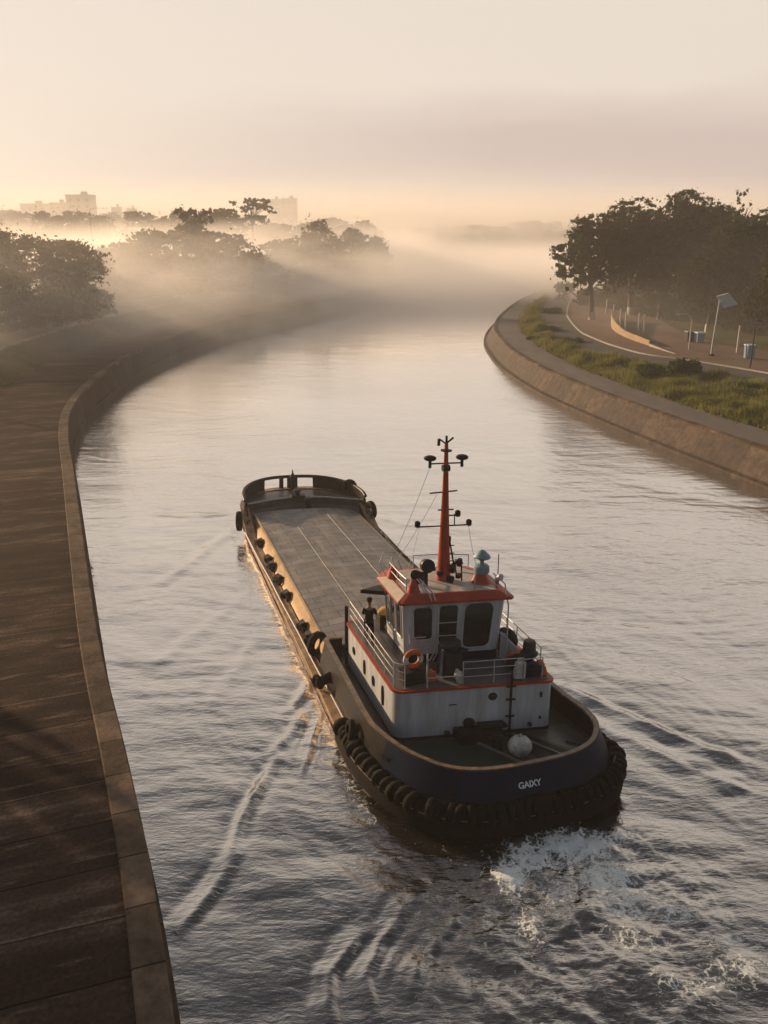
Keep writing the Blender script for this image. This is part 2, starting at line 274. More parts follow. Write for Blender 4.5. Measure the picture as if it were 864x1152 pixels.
def water_mat():
    m, t, b = nodes_of('river_water')
    L = t.links.new; tcn = t.nodes.new('ShaderNodeTexCoord')
    def noise(scale, detail, stretch, rot=0, dist=0):
        mpn = t.nodes.new('ShaderNodeMapping'); mpn.inputs['Scale'].default_value = stretch; mpn.inputs['Rotation'].default_value = (0, 0, rot)
        L(tcn.outputs['Object'], mpn.inputs[0])
        n = t.nodes.new('ShaderNodeTexNoise'); n.inputs['Scale'].default_value = scale; n.inputs['Detail'].default_value = detail; n.inputs['Distortion'].default_value = dist; n.inputs['Roughness'].default_value = .55
        L(mpn.outputs[0], n.inputs['Vector']); return n.outputs['Fac']
    a = noise(1.0, 5, (.9, 2.3, 1), .25, .3); c = noise(3.6, 4, (.8, 1.9, 1), -.2, .3)
    ad = t.nodes.new('ShaderNodeMath'); ad.operation = 'MULTIPLY_ADD'; ad.inputs[1].default_value = .5; L(c, ad.inputs[0]); L(a, ad.inputs[2])
    # gusty patches: calmer and rougher areas
    g = noise(.035, 3, (1, 1.8, 1))
    gr = t.nodes.new('ShaderNodeMapRange'); gr.inputs['From Min'].default_value = .35; gr.inputs['From Max'].default_value = .65; gr.inputs['To Min'].default_value = .55; gr.inputs['To Max'].default_value = 1.15; L(g, gr.inputs['Value'])
    bp = t.nodes.new('ShaderNodeBump'); bp.inputs['Distance'].default_value = .043; sy = t.nodes.new('ShaderNodeSeparateXYZ'); L(tcn.outputs['Object'], sy.inputs[0])
    cy = t.nodes.new('ShaderNodeMapRange'); L(sy.outputs['Y'], cy.inputs['Value'])       # calmer water upstream
    for k_, v_ in zip(('From Min', 'From Max', 'To Min', 'To Max'), (25, 130, 1.0, .22)): cy.inputs[k_].default_value = v_
    gm = t.nodes.new('ShaderNodeMath'); gm.operation = 'MULTIPLY'; L(gr.outputs[0], gm.inputs[0]); L(cy.outputs[0], gm.inputs[1]); L(gm.outputs[0], bp.inputs['Strength']); L(ad.outputs[0], bp.inputs['Height'])
    L(bp.outputs[0], b.inputs['Normal'])
    # foam mask: vertex attribute broken up by noise
    at_ = t.nodes.new('ShaderNodeAttribute'); at_.attribute_name = 'foam'
    fn = noise(2.6, 10, (1, 1, 1), 0, 1.6)
    vo = t.nodes.new('ShaderNodeTexVoronoi'); vo.feature = 'DISTANCE_TO_EDGE'; vo.inputs['Scale'].default_value = 2.1
    nd = t.nodes.new('ShaderNodeTexNoise'); nd.inputs['Scale'].default_value = 2.0; nd.inputs['Detail'].default_value = 6; L(tcn.outputs['Object'], nd.inputs['Vector'])
    vm = t.nodes.new('ShaderNodeVectorMath'); vm.operation = 'MULTIPLY_ADD'; vm.inputs[1].default_value = (.8, .8, .8); L(nd.outputs['Color'], vm.inputs[0]); L(tcn.outputs['Object'], vm.inputs[2]); L(vm.outputs[0], vo.inputs['Vector'])
    vr = t.nodes.new('ShaderNodeMapRange'); vr.inputs['From Min'].default_value = 0; vr.inputs['From Max'].default_value = .16; vr.inputs['To Min'].default_value = .20; vr.inputs['To Max'].default_value = -.06; L(vo.outputs['Distance'], vr.inputs['Value'])
    s1 = t.nodes.new('ShaderNodeMath'); s1.operation = 'ADD'; L(fn, s1.inputs[0]); 
    vo2 = t.nodes.new('ShaderNodeTexVoronoi'); vo2.feature = 'DISTANCE_TO_EDGE'; vo2.inputs['Scale'].default_value = 6.5; L(vm.outputs[0], vo2.inputs['Vector'])
    vr2 = t.nodes.new('ShaderNodeMapRange'); vr2.inputs['From Max'].default_value = .2; vr2.inputs['To Min'].default_value = .16; vr2.inputs['To Max'].default_value = -.10; L(vo2.outputs['Distance'], vr2.inputs['Value'])
    v3 = t.nodes.new('ShaderNodeMath'); v3.operation = 'ADD'; L(vr.outputs[0], v3.inputs[0]); L(vr2.outputs[0], v3.inputs[1]); L(v3.outputs[0], s1.inputs[1])
    s2 = t.nodes.new('ShaderNodeMath'); s2.operation = 'ADD'; L(s1.outputs[0], s2.inputs[0]); L(at_.outputs['Fac'], s2.inputs[1])
    fr = t.nodes.new('ShaderNodeMapRange'); fr.inputs['From Min'].default_value = .86; fr.inputs['From Max'].default_value = 1.16; L(s2.outputs[0], fr.inputs['Value'])
    mx = t.nodes.new('ShaderNodeMix'); mx.data_type = 'RGBA'; mx.inputs['A'].default_value = (.020, .018, .013, 1); mx.inputs['B'].default_value = (.80, .86, .86, 1)
    aer = t.nodes.new('ShaderNodeMapRange'); aer.inputs['From Min'].default_value = .15; aer.inputs['From Max'].default_value = .9; aer.inputs['To Max'].default_value = .32; L(at_.outputs['Fac'], aer.inputs['Value'])
    mxf = t.nodes.new('ShaderNodeMath'); mxf.operation = 'MAXIMUM'; L(aer.outputs[0], mxf.inputs[0]); L(fr.outputs[0], mxf.inputs[1]); L(mxf.outputs[0], mx.inputs['Factor']); L(mx.outputs['Result'], b.inputs['Base Color'])
    ro = t.nodes.new('ShaderNodeMapRange'); ro.inputs['To Min'].default_value = .055; ro.inputs['To Max'].default_value = .7; L(fr.outputs[0], ro.inputs['Value']); L(ro.outputs[0], b.inputs['Roughness'])
    b.inputs['IOR'].default_value = 1.33
    gl = t.nodes.new('ShaderNodeBsdfGlossy'); gl.inputs['Color'].default_value = (.96, .96, .96, 1); L(ro.outputs[0], gl.inputs['Roughness']); L(bp.outputs[0], gl.inputs['Normal'])
    lw = t.nodes.new('ShaderNodeLayerWeight'); L(bp.outputs[0], lw.inputs['Normal'])
    pw = t.nodes.new('ShaderNodeMath'); pw.operation = 'POWER'; pw.inputs[1].default_value = 1.15; L(lw.outputs['Facing'], pw.inputs[0])
    inv = t.nodes.new('ShaderNodeMath'); inv.operation = 'SUBTRACT'; inv.inputs[0].default_value = 1.0; L(fr.outputs[0], inv.inputs[1])
    fm = t.nodes.new('ShaderNodeMath'); fm.operation = 'MULTIPLY'; fm.use_clamp = True; L(pw.outputs[0], fm.inputs[0]); L(inv.outputs[0], fm.inputs[1])
    ms = t.nodes.new('ShaderNodeMixShader'); L(fm.outputs[0], ms.inputs[0]); L(b.outputs[0], ms.inputs[1]); L(gl.outputs[0], ms.inputs[2]); L(ms.outputs[0], t.nodes['Material Output'].inputs['Surface'])
    return m
M['water'] = water_mat()

def hatch_mat():
    m, t, b = nodes_of('hatch_cover_sheet')
    L = t.links.new; tcn = t.nodes.new('ShaderNodeTexCoord')
    br = t.nodes.new('ShaderNodeTexBrick'); br.offset = .37; br.inputs['Scale'].default_value = 1
    br.inputs['Brick Width'].default_value = 1.85; br.inputs['Row Height'].default_value = .62; br.inputs['Mortar Size'].default_value = .022; br.inputs['Bias'].default_value = 0
    br.inputs['Color1'].default_value = (.20, .19, .185, 1); br.inputs['Color2'].default_value = (.14, .135, .135, 1); br.inputs['Mortar'].default_value = (.035, .033, .033, 1)
    nw = t.nodes.new('ShaderNodeTexNoise'); nw.inputs['Scale'].default_value = .7; L(tcn.outputs['Object'], nw.inputs['Vector'])
    vm = t.nodes.new('ShaderNodeVectorMath'); vm.operation = 'MULTIPLY_ADD'; vm.inputs[1].default_value = (.22, .22, 0); L(nw.outputs['Color'], vm.inputs[0]); L(tcn.outputs['Object'], vm.inputs[2])
    L(vm.outputs[0], br.inputs['Vector'])
    # rusty-dusty streaks along the cover
    mp1 = t.nodes.new('ShaderNodeMapping'); mp1.inputs['Scale'].default_value = (2.2, .12, 1); L(tcn.outputs['Object'], mp1.inputs[0])
    n = t.nodes.new('ShaderNodeTexNoise'); n.inputs['Scale'].default_value = 1.5; n.inputs['Detail'].default_value = 8; n.inputs['Roughness'].default_value = .7; L(mp1.outputs[0], n.inputs['Vector'])
    r = t.nodes.new('ShaderNodeMapRange'); r.inputs['From Min'].default_value = .48; r.inputs['From Max'].default_value = .68; r.inputs['To Max'].default_value = .85; L(n.outputs['Fac'], r.inputs['Value'])
    mx = t.nodes.new('ShaderNodeMix'); mx.data_type = 'RGBA'; mx.inputs['B'].default_value = (.27, .225, .17, 1); L(r.outputs[0], mx.inputs['Factor']); L(br.outputs['Color'], mx.inputs['A'])
    n3 = t.nodes.new('ShaderNodeTexNoise'); n3.inputs['Scale'].default_value = 1.2; n3.inputs['Detail'].default_value = 9; L(tcn.outputs['Object'], n3.inputs['Vector'])
    r3 = t.nodes.new('ShaderNodeMapRange'); r3.inputs['From Min'].default_value = .3; r3.inputs['From Max'].default_value = .7; r3.inputs['To Min'].default_value = .6; r3.inputs['To Max'].default_value = 1.3; L(n3.outputs['Fac'], r3.inputs['Value'])
    mu = t.nodes.new('ShaderNodeVectorMath'); mu.operation = 'SCALE'; L(mx.outputs['Result'], mu.inputs[0]); L(r3.outputs[0], mu.inputs['Scale']); L(mu.outputs[0], b.inputs['Base Color'])
    b.inputs['Roughness'].default_value = .5
    bp = t.nodes.new('ShaderNodeBump'); bp.inputs['Strength'].default_value = .6; bp.inputs['Distance'].default_value = .02
    ad = t.nodes.new('ShaderNodeMath'); ad.operation = 'MULTIPLY_ADD'; ad.inputs[1].default_value = -.8; L(br.outputs['Fac'], ad.inputs[0]); L(n3.outputs['Fac'], ad.inputs[2]); L(ad.outputs[0], bp.inputs['Height'])
    L(bp.outputs[0], b.inputs['Normal'])
    return m
M['hatch'] = hatch_mat()

# ------------------------------------------------------------------ mesh helpers
class MB:
    def __init__(s): s.v = []; s.f = []; s.uv = None
    def add(s, vs, fs):
        o = len(s.v); s.v += [tuple(p) for p in vs]; s.f += [tuple(i + o for i in f) for f in fs]; return s
    def box(s, c, d, rz=0, rx=0, ry=0, taper=1.0):
        m = Matrix.Translation(c) @ Matrix.Rotation(rz, 4, 'Z') @ Matrix.Rotation(ry, 4, 'Y') @ Matrix.Rotation(rx, 4, 'X')
        vs = []
        for z in (-.5, .5):
            k = taper if z > 0 else 1
            for x, y in ((-.5, -.5), (.5, -.5), (.5, .5), (-.5, .5)): vs.append(m @ Vector((x * d[0] * k, y * d[1] * k, z * d[2])))
        return s.add(vs, [(3, 2, 1, 0), (4, 5, 6, 7), (0, 1, 5, 4), (1, 2, 6, 5), (2, 3, 7, 6), (3, 0, 4, 7)])
    def tube(s, pts, r, n=8, closed=False, r1=None, cap=True):
        pts = [Vector(p) for p in pts]; N = len(pts); vs = []; up0 = None
        for i, p in enumerate(pts):
            a = pts[(i - 1) % N] if (closed or i > 0) else p; b = pts[(i + 1) % N] if (closed or i < N - 1) else p
            t = (b - a).normalized()
            up = Vector((0, 0, 1)) if abs(t.z) < .95 else Vector((1, 0, 0))
            if up0 is not None and (up0 - t * up0.dot(t)).length > .2: up = up0
            x = t.cross(up).normalized(); y = x.cross(t).normalized(); up0 = y
            rr = r if r1 is None else r + (r1 - r) * i / max(1, N - 1)
            if isinstance(r, (list, tuple)): rr = r[i]
            for k in range(n):
                an = 2 * PI * k / n; vs.append(p + x * math.cos(an) * rr + y * math.sin(an) * rr)
        fs = []
        for i in range(N if closed else N - 1):
            j = (i + 1) % N
            for k in range(n): fs.append((i * n + k, j * n + k, j * n + (k + 1) % n, i * n + (k + 1) % n)[::-1])
        if cap and not closed: fs += [tuple(range(n)), tuple(range((N - 1) * n, N * n))[::-1]]
        return s.add(vs, fs)
    def lathe(s, prof, c=(0, 0, 0), n=20, axis=None):   # prof: (radius, height)
        q = Vector((0, 0, 1)).rotation_difference(Vector(axis)).to_matrix() if axis else Matrix.Identity(3)
        vs = []; c = Vector(c)
        for r, h in prof:
            for k in range(n):
                a = 2 * PI * k / n; vs.append(c + q @ Vector((r * math.cos(a), r * math.sin(a), h)))
        fs = [(i * n + k, i * n + (k + 1) % n, (i + 1) * n + (k + 1) % n, (i + 1) * n + k) for i in range(len(prof) - 1) for k in range(n)]
        fs += [tuple(range(n))[::-1], tuple(range((len(prof) - 1) * n, len(prof) * n))]
        return s.add(vs, fs)
    def ball(s, c, r, n=16, sc_=(1, 1, 1), jit=0, seed=0):
        rnd = random.Random(seed); m = n // 2; prof = []
        o = len(s.v)
        s.lathe([(max(.001, r * math.sin(PI * i / m)), -r * math.cos(PI * i / m)) for i in range(m + 1)], (0, 0, 0), n)
        ph = [rnd.uniform(0, 6) for _ in range(6)]
        for i in range(o, len(s.v)):
            x, y, z = s.v[i]; k = 1 + jit * (math.sin(x / r * 3 + ph[0]) * math.sin(y / r * 4 + ph[1]) + .6 * math.sin(z / r * 6 + ph[2] + x / r * 5))
            s.v[i] = (c[0] + x * k * sc_[0], c[1] + y * k * sc_[1], c[2] + z * k * sc_[2])
        return s
    def torus(s, c, R_, r, axis=(0, 0, 1), n=24, m=10):
        q = Vector((0, 0, 1)).rotation_difference(Vector(axis)).to_matrix()
        return s.tube([Vector(c) + q @ Vector((R_ * math.cos(2 * PI * i / n), R_ * math.sin(2 * PI * i / n), 0)) for i in range(n)], r, m, closed=True)
    def prism(s, poly, z0, z1):
        n = len(poly); vs = [(x, y, z0) for x, y in poly] + [(x, y, z1) for x, y in poly]
        return s.add(vs, [tuple(range(n))[::-1], tuple(range(n, 2 * n))] + [(i, (i + 1) % n, n + (i + 1) % n, n + i) for i in range(n)])
    def grid(s, rows, closed=False, flip=False):
        n = len(rows[0]); vs = [p for r in rows for p in r]; fs = []
        for i in range(len(rows) - 1):
            for k in range(n if closed else n - 1):
                q = (i * n + k, i * n + (k + 1) % n, (i + 1) * n + (k + 1) % n, (i + 1) * n + k); fs.append(q[::-1] if flip else q)
        return s.add(vs, fs)
    def slab(s, poly3, nrm, th):     # extrude any planar polygon along a direction
        n = len(poly3); d = Vector(nrm).normalized() * th
        vs = [Vector(p) for p in poly3] + [Vector(p) + d for p in poly3]
        return s.add(vs, [tuple(range(n))[::-1], tuple(range(n, 2 * n))] + [(i, (i + 1) % n, n + (i + 1) % n, n + i) for i in range(n)])
    def mesh(s, name, m, smooth=False):
        me = bpy.data.meshes.new(name); me.from_pydata(s.v, [], s.f); me.materials.append(M[m] if isinstance(m, str) else m)
        if smooth:
            me.polygons.foreach_set('use_smooth', [True] * len(me.polygons))
            try: me.set_sharp_from_angle(angle=R(40))
            except Exception: pass
        return me
    def build(s, name, m, parent=None, smooth=True, bevel=0, loc=None, rz=None, fix=True):
        me = s.mesh(name, m, smooth)
        if fix:
            import bmesh
            bm = bmesh.new(); bm.from_mesh(me); bmesh.ops.recalc_face_normals(bm, faces=bm.faces); bm.to_mesh(me); bm.free()
        o = bpy.data.objects.new(name, me); col.objects.link(o)
        if parent is not None: o.parent = parent
        if loc is not None: o.location = loc
        if rz is not None: o.rotation_euler.z = rz
        if bevel:
            b = o.modifiers.new('bevel', 'BEVEL'); b.width = bevel; b.segments = 2; b.limit_method = 'ANGLE'
        return o
def tag(o, label=None, cat=None, group=None, kind=None):
    if label: o['label'] = label
    if cat: o['category'] = cat
    if group: o['group'] = group
    if kind: o['kind'] = kind
    return o
def ordn(k):
    o1 = ['', 'first', 'second', 'third', 'fourth', 'fifth', 'sixth', 'seventh', 'eighth', 'ninth', 'tenth', 'eleventh', 'twelfth', 'thirteenth', 'fourteenth', 'fifteenth', 'sixteenth', 'seventeenth', 'eighteenth', 'nineteenth']
    if k < 20: return o1[k]
    t_ = {2: ('twenty', 'twentieth'), 3: ('thirty', 'thirtieth'), 4: ('forty', 'fortieth'), 5: ('fifty', 'fiftieth')}[k // 10]
    return t_[1] if k % 10 == 0 else t_[0] + '-' + o1[k % 10]
def thing(name, label, cat, loc=(0, 0, 0), rz=0, group=None):
    o = bpy.data.objects.new(name, None); col.objects.link(o); o.empty_display_size = .3
    o.location = loc; o.rotation_euler = (0, 0, rz); return tag(o, label, cat, group)
def np_mesh(name, V, Fq, m, smooth=False, uv=None):
    me = bpy.data.meshes.new(name); V = np.asarray(V, np.float32); Fq = np.asarray(Fq, np.int32); k = Fq.shape[1]
    me.vertices.add(len(V)); me.vertices.foreach_set('co', V.ravel())
    me.loops.add(Fq.size); me.loops.foreach_set('vertex_index', Fq.ravel())
    me.polygons.add(len(Fq)); me.polygons.foreach_set('loop_start', np.arange(0, Fq.size, k, dtype=np.int32)); me.polygons.foreach_set('loop_total', np.full(len(Fq), k, np.int32))
    me.polygons.foreach_set('use_smooth', np.full(len(Fq), smooth, bool))
    me.materials.append(M[m] if isinstance(m, str) else m)
    if uv is not None:
        l = me.uv_layers.new(name='UVMap'); l.data.foreach_set('uv', np.asarray(uv, np.float32)[Fq.ravel()].ravel())
    me.update(); me.validate(); return me
def link(name, me, parent=None, loc=(0, 0, 0)):
    o = bpy.data.objects.new(name, me); col.objects.link(o); o.location = loc
    if parent is not None: o.parent = parent
    return o
def copy_tree(o, parent=None):
    c = o.copy(); col.objects.link(c); c.parent = parent
    for ch in list(o.children): copy_tree(ch, c)
    return c

# ------------------------------------------------------------------ river banks
def smooth_line(pts, step=1.5):
    P = [np.array(p[:2], float) for p in pts]; P = [2 * P[0] - P[1]] + P + [2 * P[-1] - P[-2]]; out = []
    for i in range(1, len(P) - 2):
        for k in range(12):
            t = k / 12; a, b, c, d = P[i - 1:i + 3]
            out.append(.5 * ((2 * b) + (-a + c) * t + (2 * a - 5 * b + 4 * c - d) * t * t + (-a + 3 * b - 3 * c + d) * t ** 3))
    out.append(P[-2]); out = np.array(out)
    for _ in range(3): out[1:-1] = out[1:-1] * .5 + (out[:-2] + out[2:]) * .25
    s = np.concatenate([[0], np.cumsum(np.linalg.norm(np.diff(out, axis=0), axis=1))]); n = int(s[-1] / step)
    t = np.linspace(0, s[-1], n); return np.stack([np.interp(t, s, out[:, 0]), np.interp(t, s, out[:, 1])], 1), t
LB, LBs = smooth_line([(2.5, -10), (-.8, 4), (-4.8, 16.2), (-7.4, 23.0), (-10.9, 31.5), (-15.2, 43), (-20.0, 56), (-24.6, 68.5), (-27.6, 79), (-29.8, 93), (-30.8, 108), (-30.4, 122), (-28.3, 142), (-24.5, 160), (-17.0, 180), (-8.5, 203), (1, 229), (14, 256), (32, 284), (60, 306), (110, 325), (220, 335), (420, 335)])
RB, RBs = smooth_line([(50, -10), (42, 15), (34, 42), (27.4, 61), (23.3, 74.0), (20.0, 86), (17.2, 99), (15.6, 114), (15.4, 126), (16.0, 140), (18.2, 155), (22.0, 172), (29.5, 200), (40, 228), (56, 252), (85, 272), (140, 285), (260, 290), (420, 290)])
def normals(P, side):
    T = np.gradient(P, axis=0); T /= np.linalg.norm(T, axis=1)[:, None]
    return np.stack([-T[:, 1], T[:, 0]], 1) * side      # side=+1 : left of travel
LN, RN = normals(LB, 1), normals(RB, -1)
def sweep(name, P, N, S, prof, m, smooth=False, jit=0, closed=False):
    """prof: list of (distance away from river, z); prof values may be arrays along the line"""
    k = len(prof); V = []; UV = []; acc = 0; accs = [0]
    for j in range(1, k):
        acc += math.hypot(float(np.mean(prof[j][0])) - float(np.mean(prof[j - 1][0])), float(np.mean(prof[j][1])) - float(np.mean(prof[j - 1][1]))); accs.append(acc)
    for j, (d, z) in enumerate(prof):
        d = np.broadcast_to(d, len(P)); z = np.broadcast_to(z, len(P))
        V.append(np.column_stack([P + N * d[:, None], z])); UV.append(np.column_stack([S, np.full(len(P), accs[j])]))
    V = np.stack(V, 1).reshape(-1, 3); UV = np.stack(UV, 1).reshape(-1, 2); n = len(P)
    i, j = np.meshgrid(np.arange(n - 1), np.arange(k - 1), indexing='ij'); a = (i * k + j).ravel()
    Fq = np.stack([a, a + 1, a + k + 1, a + k], 1)
    if N is LN: Fq = Fq[:, ::-1]
    return link(name, np_mesh(name, V, Fq, m, smooth, UV))
def sdist(X, Y, P):
    """distance from the points to a polyline, signed: + on the left of travel"""
    best = np.full(X.shape, 1e9); sg = np.ones(X.shape)
    Q = P[::3]
    for i in range(len(Q) - 1):
        a, b = Q[i], Q[i + 1]; ab = b - a; t = np.clip(((X - a[0]) * ab[0] + (Y - a[1]) * ab[1]) / (ab @ ab), 0, 1)
        dx = X - a[0] - t * ab[0]; dy = Y - a[1] - t * ab[1]; d = np.hypot(dx, dy); u = d < best
        cr = ab[0] * (Y - a[1]) - ab[1] * (X - a[0]); best = np.where(u, d, best); sg = np.where(u, np.sign(cr), sg)
    return best * sg
def vnoise(x, y, seed=0):
    xi = np.floor(x).astype(np.int64); yi = np.floor(y).astype(np.int64); fx = x - xi; fy = y - yi
    fx = fx * fx * (3 - 2 * fx); fy = fy * fy * (3 - 2 * fy)
    def h(a, b):
        n = (a * 374761393 + b * 668265263 + seed * 1274126177) & 0x7fffffff; n = ((n ^ (n >> 13)) * 1274126177) & 0x7fffffff; return ((n ^ (n >> 16)) & 0xffff) / 65535.
    return (h(xi, yi) * (1 - fx) + h(xi + 1, yi) * fx) * (1 - fy) + (h(xi, yi + 1) * (1 - fx) + h(xi + 1, yi + 1) * fx) * fy
LTOP, RTOP = 2.4, 2.3
LPROM, RPROM = 8.6, 5.2
def ground_z(X, Y):
    dl = sdist(X, Y, LB); dr = -sdist(X, Y, RB)
    zl = np.interp(dl, [-1, 1.5, 4, 8.4, 13.8, 20, 60, 200, 600], [-3, -3, LTOP - .35, LTOP - .2, 3.9, 4.0, 5.0, 8, 12])
    zr = np.interp(dr, [-1, 1.2, 3.2, 5.5, 6.5, 30, 100, 600], [-3, -3, RTOP - .3, RTOP - .05, RTOP + .12, RTOP + .3, 3.6, 6])
    n = (vnoise(X / 9, Y / 9, 3) - .5) * .5 + (vnoise(X / 2.5, Y / 2.5, 5) - .5) * .12
    z = np.maximum(zl, zr)
    land = np.clip((np.maximum(dl - 14.5, dr - 6.5)) / 6, 0, 1)
    return z + n * land
def gz(x, y): return float(ground_z(np.array([float(x)]), np.array([float(y)]))[0])
xs = np.unique(np.concatenate([np.arange(-60, 75, 1.5), np.linspace(-400, -60, 60), np.linspace(75, 460, 60), [-6000, -2500, -1000, -600, 700, 1200, 2500, 6000]]))
ys = np.unique(np.concatenate([np.arange(-20, 300, 1.8), np.linspace(300, 700, 60), [-60, -200, -600, 850, 1200, 2500, 6000, 9000]]))
GX, GY = np.meshgrid(xs, ys, indexing='ij'); GZ = ground_z(GX, GY)
n1, n2 = GX.shape; i, j = np.meshgrid(np.arange(n1 - 1), np.arange(n2 - 1), indexing='ij'); a = (i * n2 + j).ravel()
tag(link('ground', np_mesh('ground', np.column_stack([GX.ravel(), GY.ravel(), GZ.ravel()]), np.stack([a, a + n2, a + n2 + 1, a + 1], 1), 'ground', True)), kind='structure')

def S(o): return tag(o, kind='structure')
# left quay
tag(sweep('river_wall', LB, LN, LBs, [(0.0, -2.5), (0.0, .12), (.08, .16), (.14, .22), (.30, LTOP - .16)], 'concrete_wall'), 'long vertical brown concrete quay wall curving along the left bank', 'river wall')
tag(sweep('coping', LB, LN, LBs, [(.24, LTOP - .18), (.22, LTOP + .10), (.26, LTOP + .13), (.92, LTOP + .13), (.96, LTOP + .10), (.96, LTOP - .05)], 'coping'), 'raised pale concrete kerb capping the left quay wall', 'coping')
S(sweep('promenade', LB, LN, LBs, [(.9, LTOP), (LPROM * .35, LTOP + .01), (LPROM * .7, LTOP + .01), (LPROM, LTOP - .02), (LPROM + .1, LTOP - .4)], 'paving'))
S(sweep('upper_road', LB, LN, LBs, [(14.1, 3.5), (14.1, 4.02), (20, 4.06), (20.1, 3.6)], 'asphalt'))
S(sweep('road_kerb', LB, LN, LBs, [(13.8, 3.5), (13.8, 4.14), (14.08, 4.14), (14.08, 3.5)], 'kerb'))
# right quay
tag(sweep('sloped_embankment', RB, RN, RBs, [(-.55, -2.5), (-.45, .22), (-.1, .28), (.0, .3), (1.15, RTOP - .12)], 'revet'), 'sloping brown concrete slab embankment along the right bank', 'embankment')
tag(sweep('embankment_kerb', RB, RN, RBs, [(1.12, RTOP - .15), (1.1, RTOP + .04), (1.55, RTOP + .06), (1.56, RTOP - .05)], 'coping'), 'narrow concrete kerb along the top of the right embankment', 'coping')
S(sweep('riverside_path', RB, RN, RBs, [(1.52, RTOP), (3, RTOP + .015), (RPROM, RTOP + .015), (RPROM + .05, RTOP - .3)], mat('path_concrete', (.12, .10, .085), .85, var=.35, scale=.5, bump=.4, bscale=4, stretch=(1, .3, 1))))
# right road: between the grass verge and the pale kerb
kp = [at(x, y, 2.6) for x, y in [(648, 322), (643, 333), (637, 350), (640, 360), (652, 374), (668, 382), (690, 391), (727, 401), (780, 408), (864, 422), (980, 447)]]
KL, KLs = smooth_line([p[:2] for p in kp[::-1]], 1.0)
KN = normals(KL, -1)
def ribbon(name, P, N, Sx, d0, d1, z, m, th=.3):
    zz = np.array([gz(*p) for p in P]); k = 9
    zz = np.convolve(np.pad(zz, k, mode='edge'), np.ones(2 * k + 1) / (2 * k + 1), 'valid')
    n = len(P); rows = [(d0, zz + z - th), (d0, zz + z), (d1, zz + z), (d1, zz + z - th)]
    V = np.stack([np.column_stack([P + N * d, q]) for d, q in rows], 1).reshape(-1, 3); UV = np.stack([np.column_stack([Sx, np.full(n, c)]) for c in (0, .3, d1 - d0, d1 - d0 + .3)], 1).reshape(-1, 2)
    i, j = np.meshgrid(np.arange(n - 1), np.arange(3), indexing='ij'); a = (i * 4 + j).ravel()
    return link(name, np_mesh(name, V, np.stack([a, a + 1, a + 5, a + 4], 1), m, False, UV))
# (KN points to the right of travel; travel runs towards the far end, so the river side is +1 left)
S(ribbon('road', KL, -KN, KLs, .0, 4.6, .22, 'asphalt'))
S(ribbon('road_kerb', KL, KN, KLs, .0, .3, .36, 'kerb', .4))
S(ribbon('earth_path', KL, KN, KLs, .3, 15, .30, 'earth'))

# ------------------------------------------------------------------ vessel frame
BO = Vector((4.35, 22.95, 0)); BR = R(18)
def skew(u, v):      # the house, wheelhouse and bow stand a little askew to the hull's run
    w = min(1., max(0., (v - 1.0) / 3.0)); w = w * w * (3 - 2 * w); return v - .17 * u * w
def bias(v): w = min(1., max(0., v / 5.5)); return .62 * (1 - w * w * (3 - 2 * w))
def B(u, v, z=0):
    u = u + bias(v)
    v = skew(u, v)
    return (BO.x + u * math.cos(BR) - v * math.sin(BR), BO.y + u * math.sin(BR) + v * math.cos(BR), z)

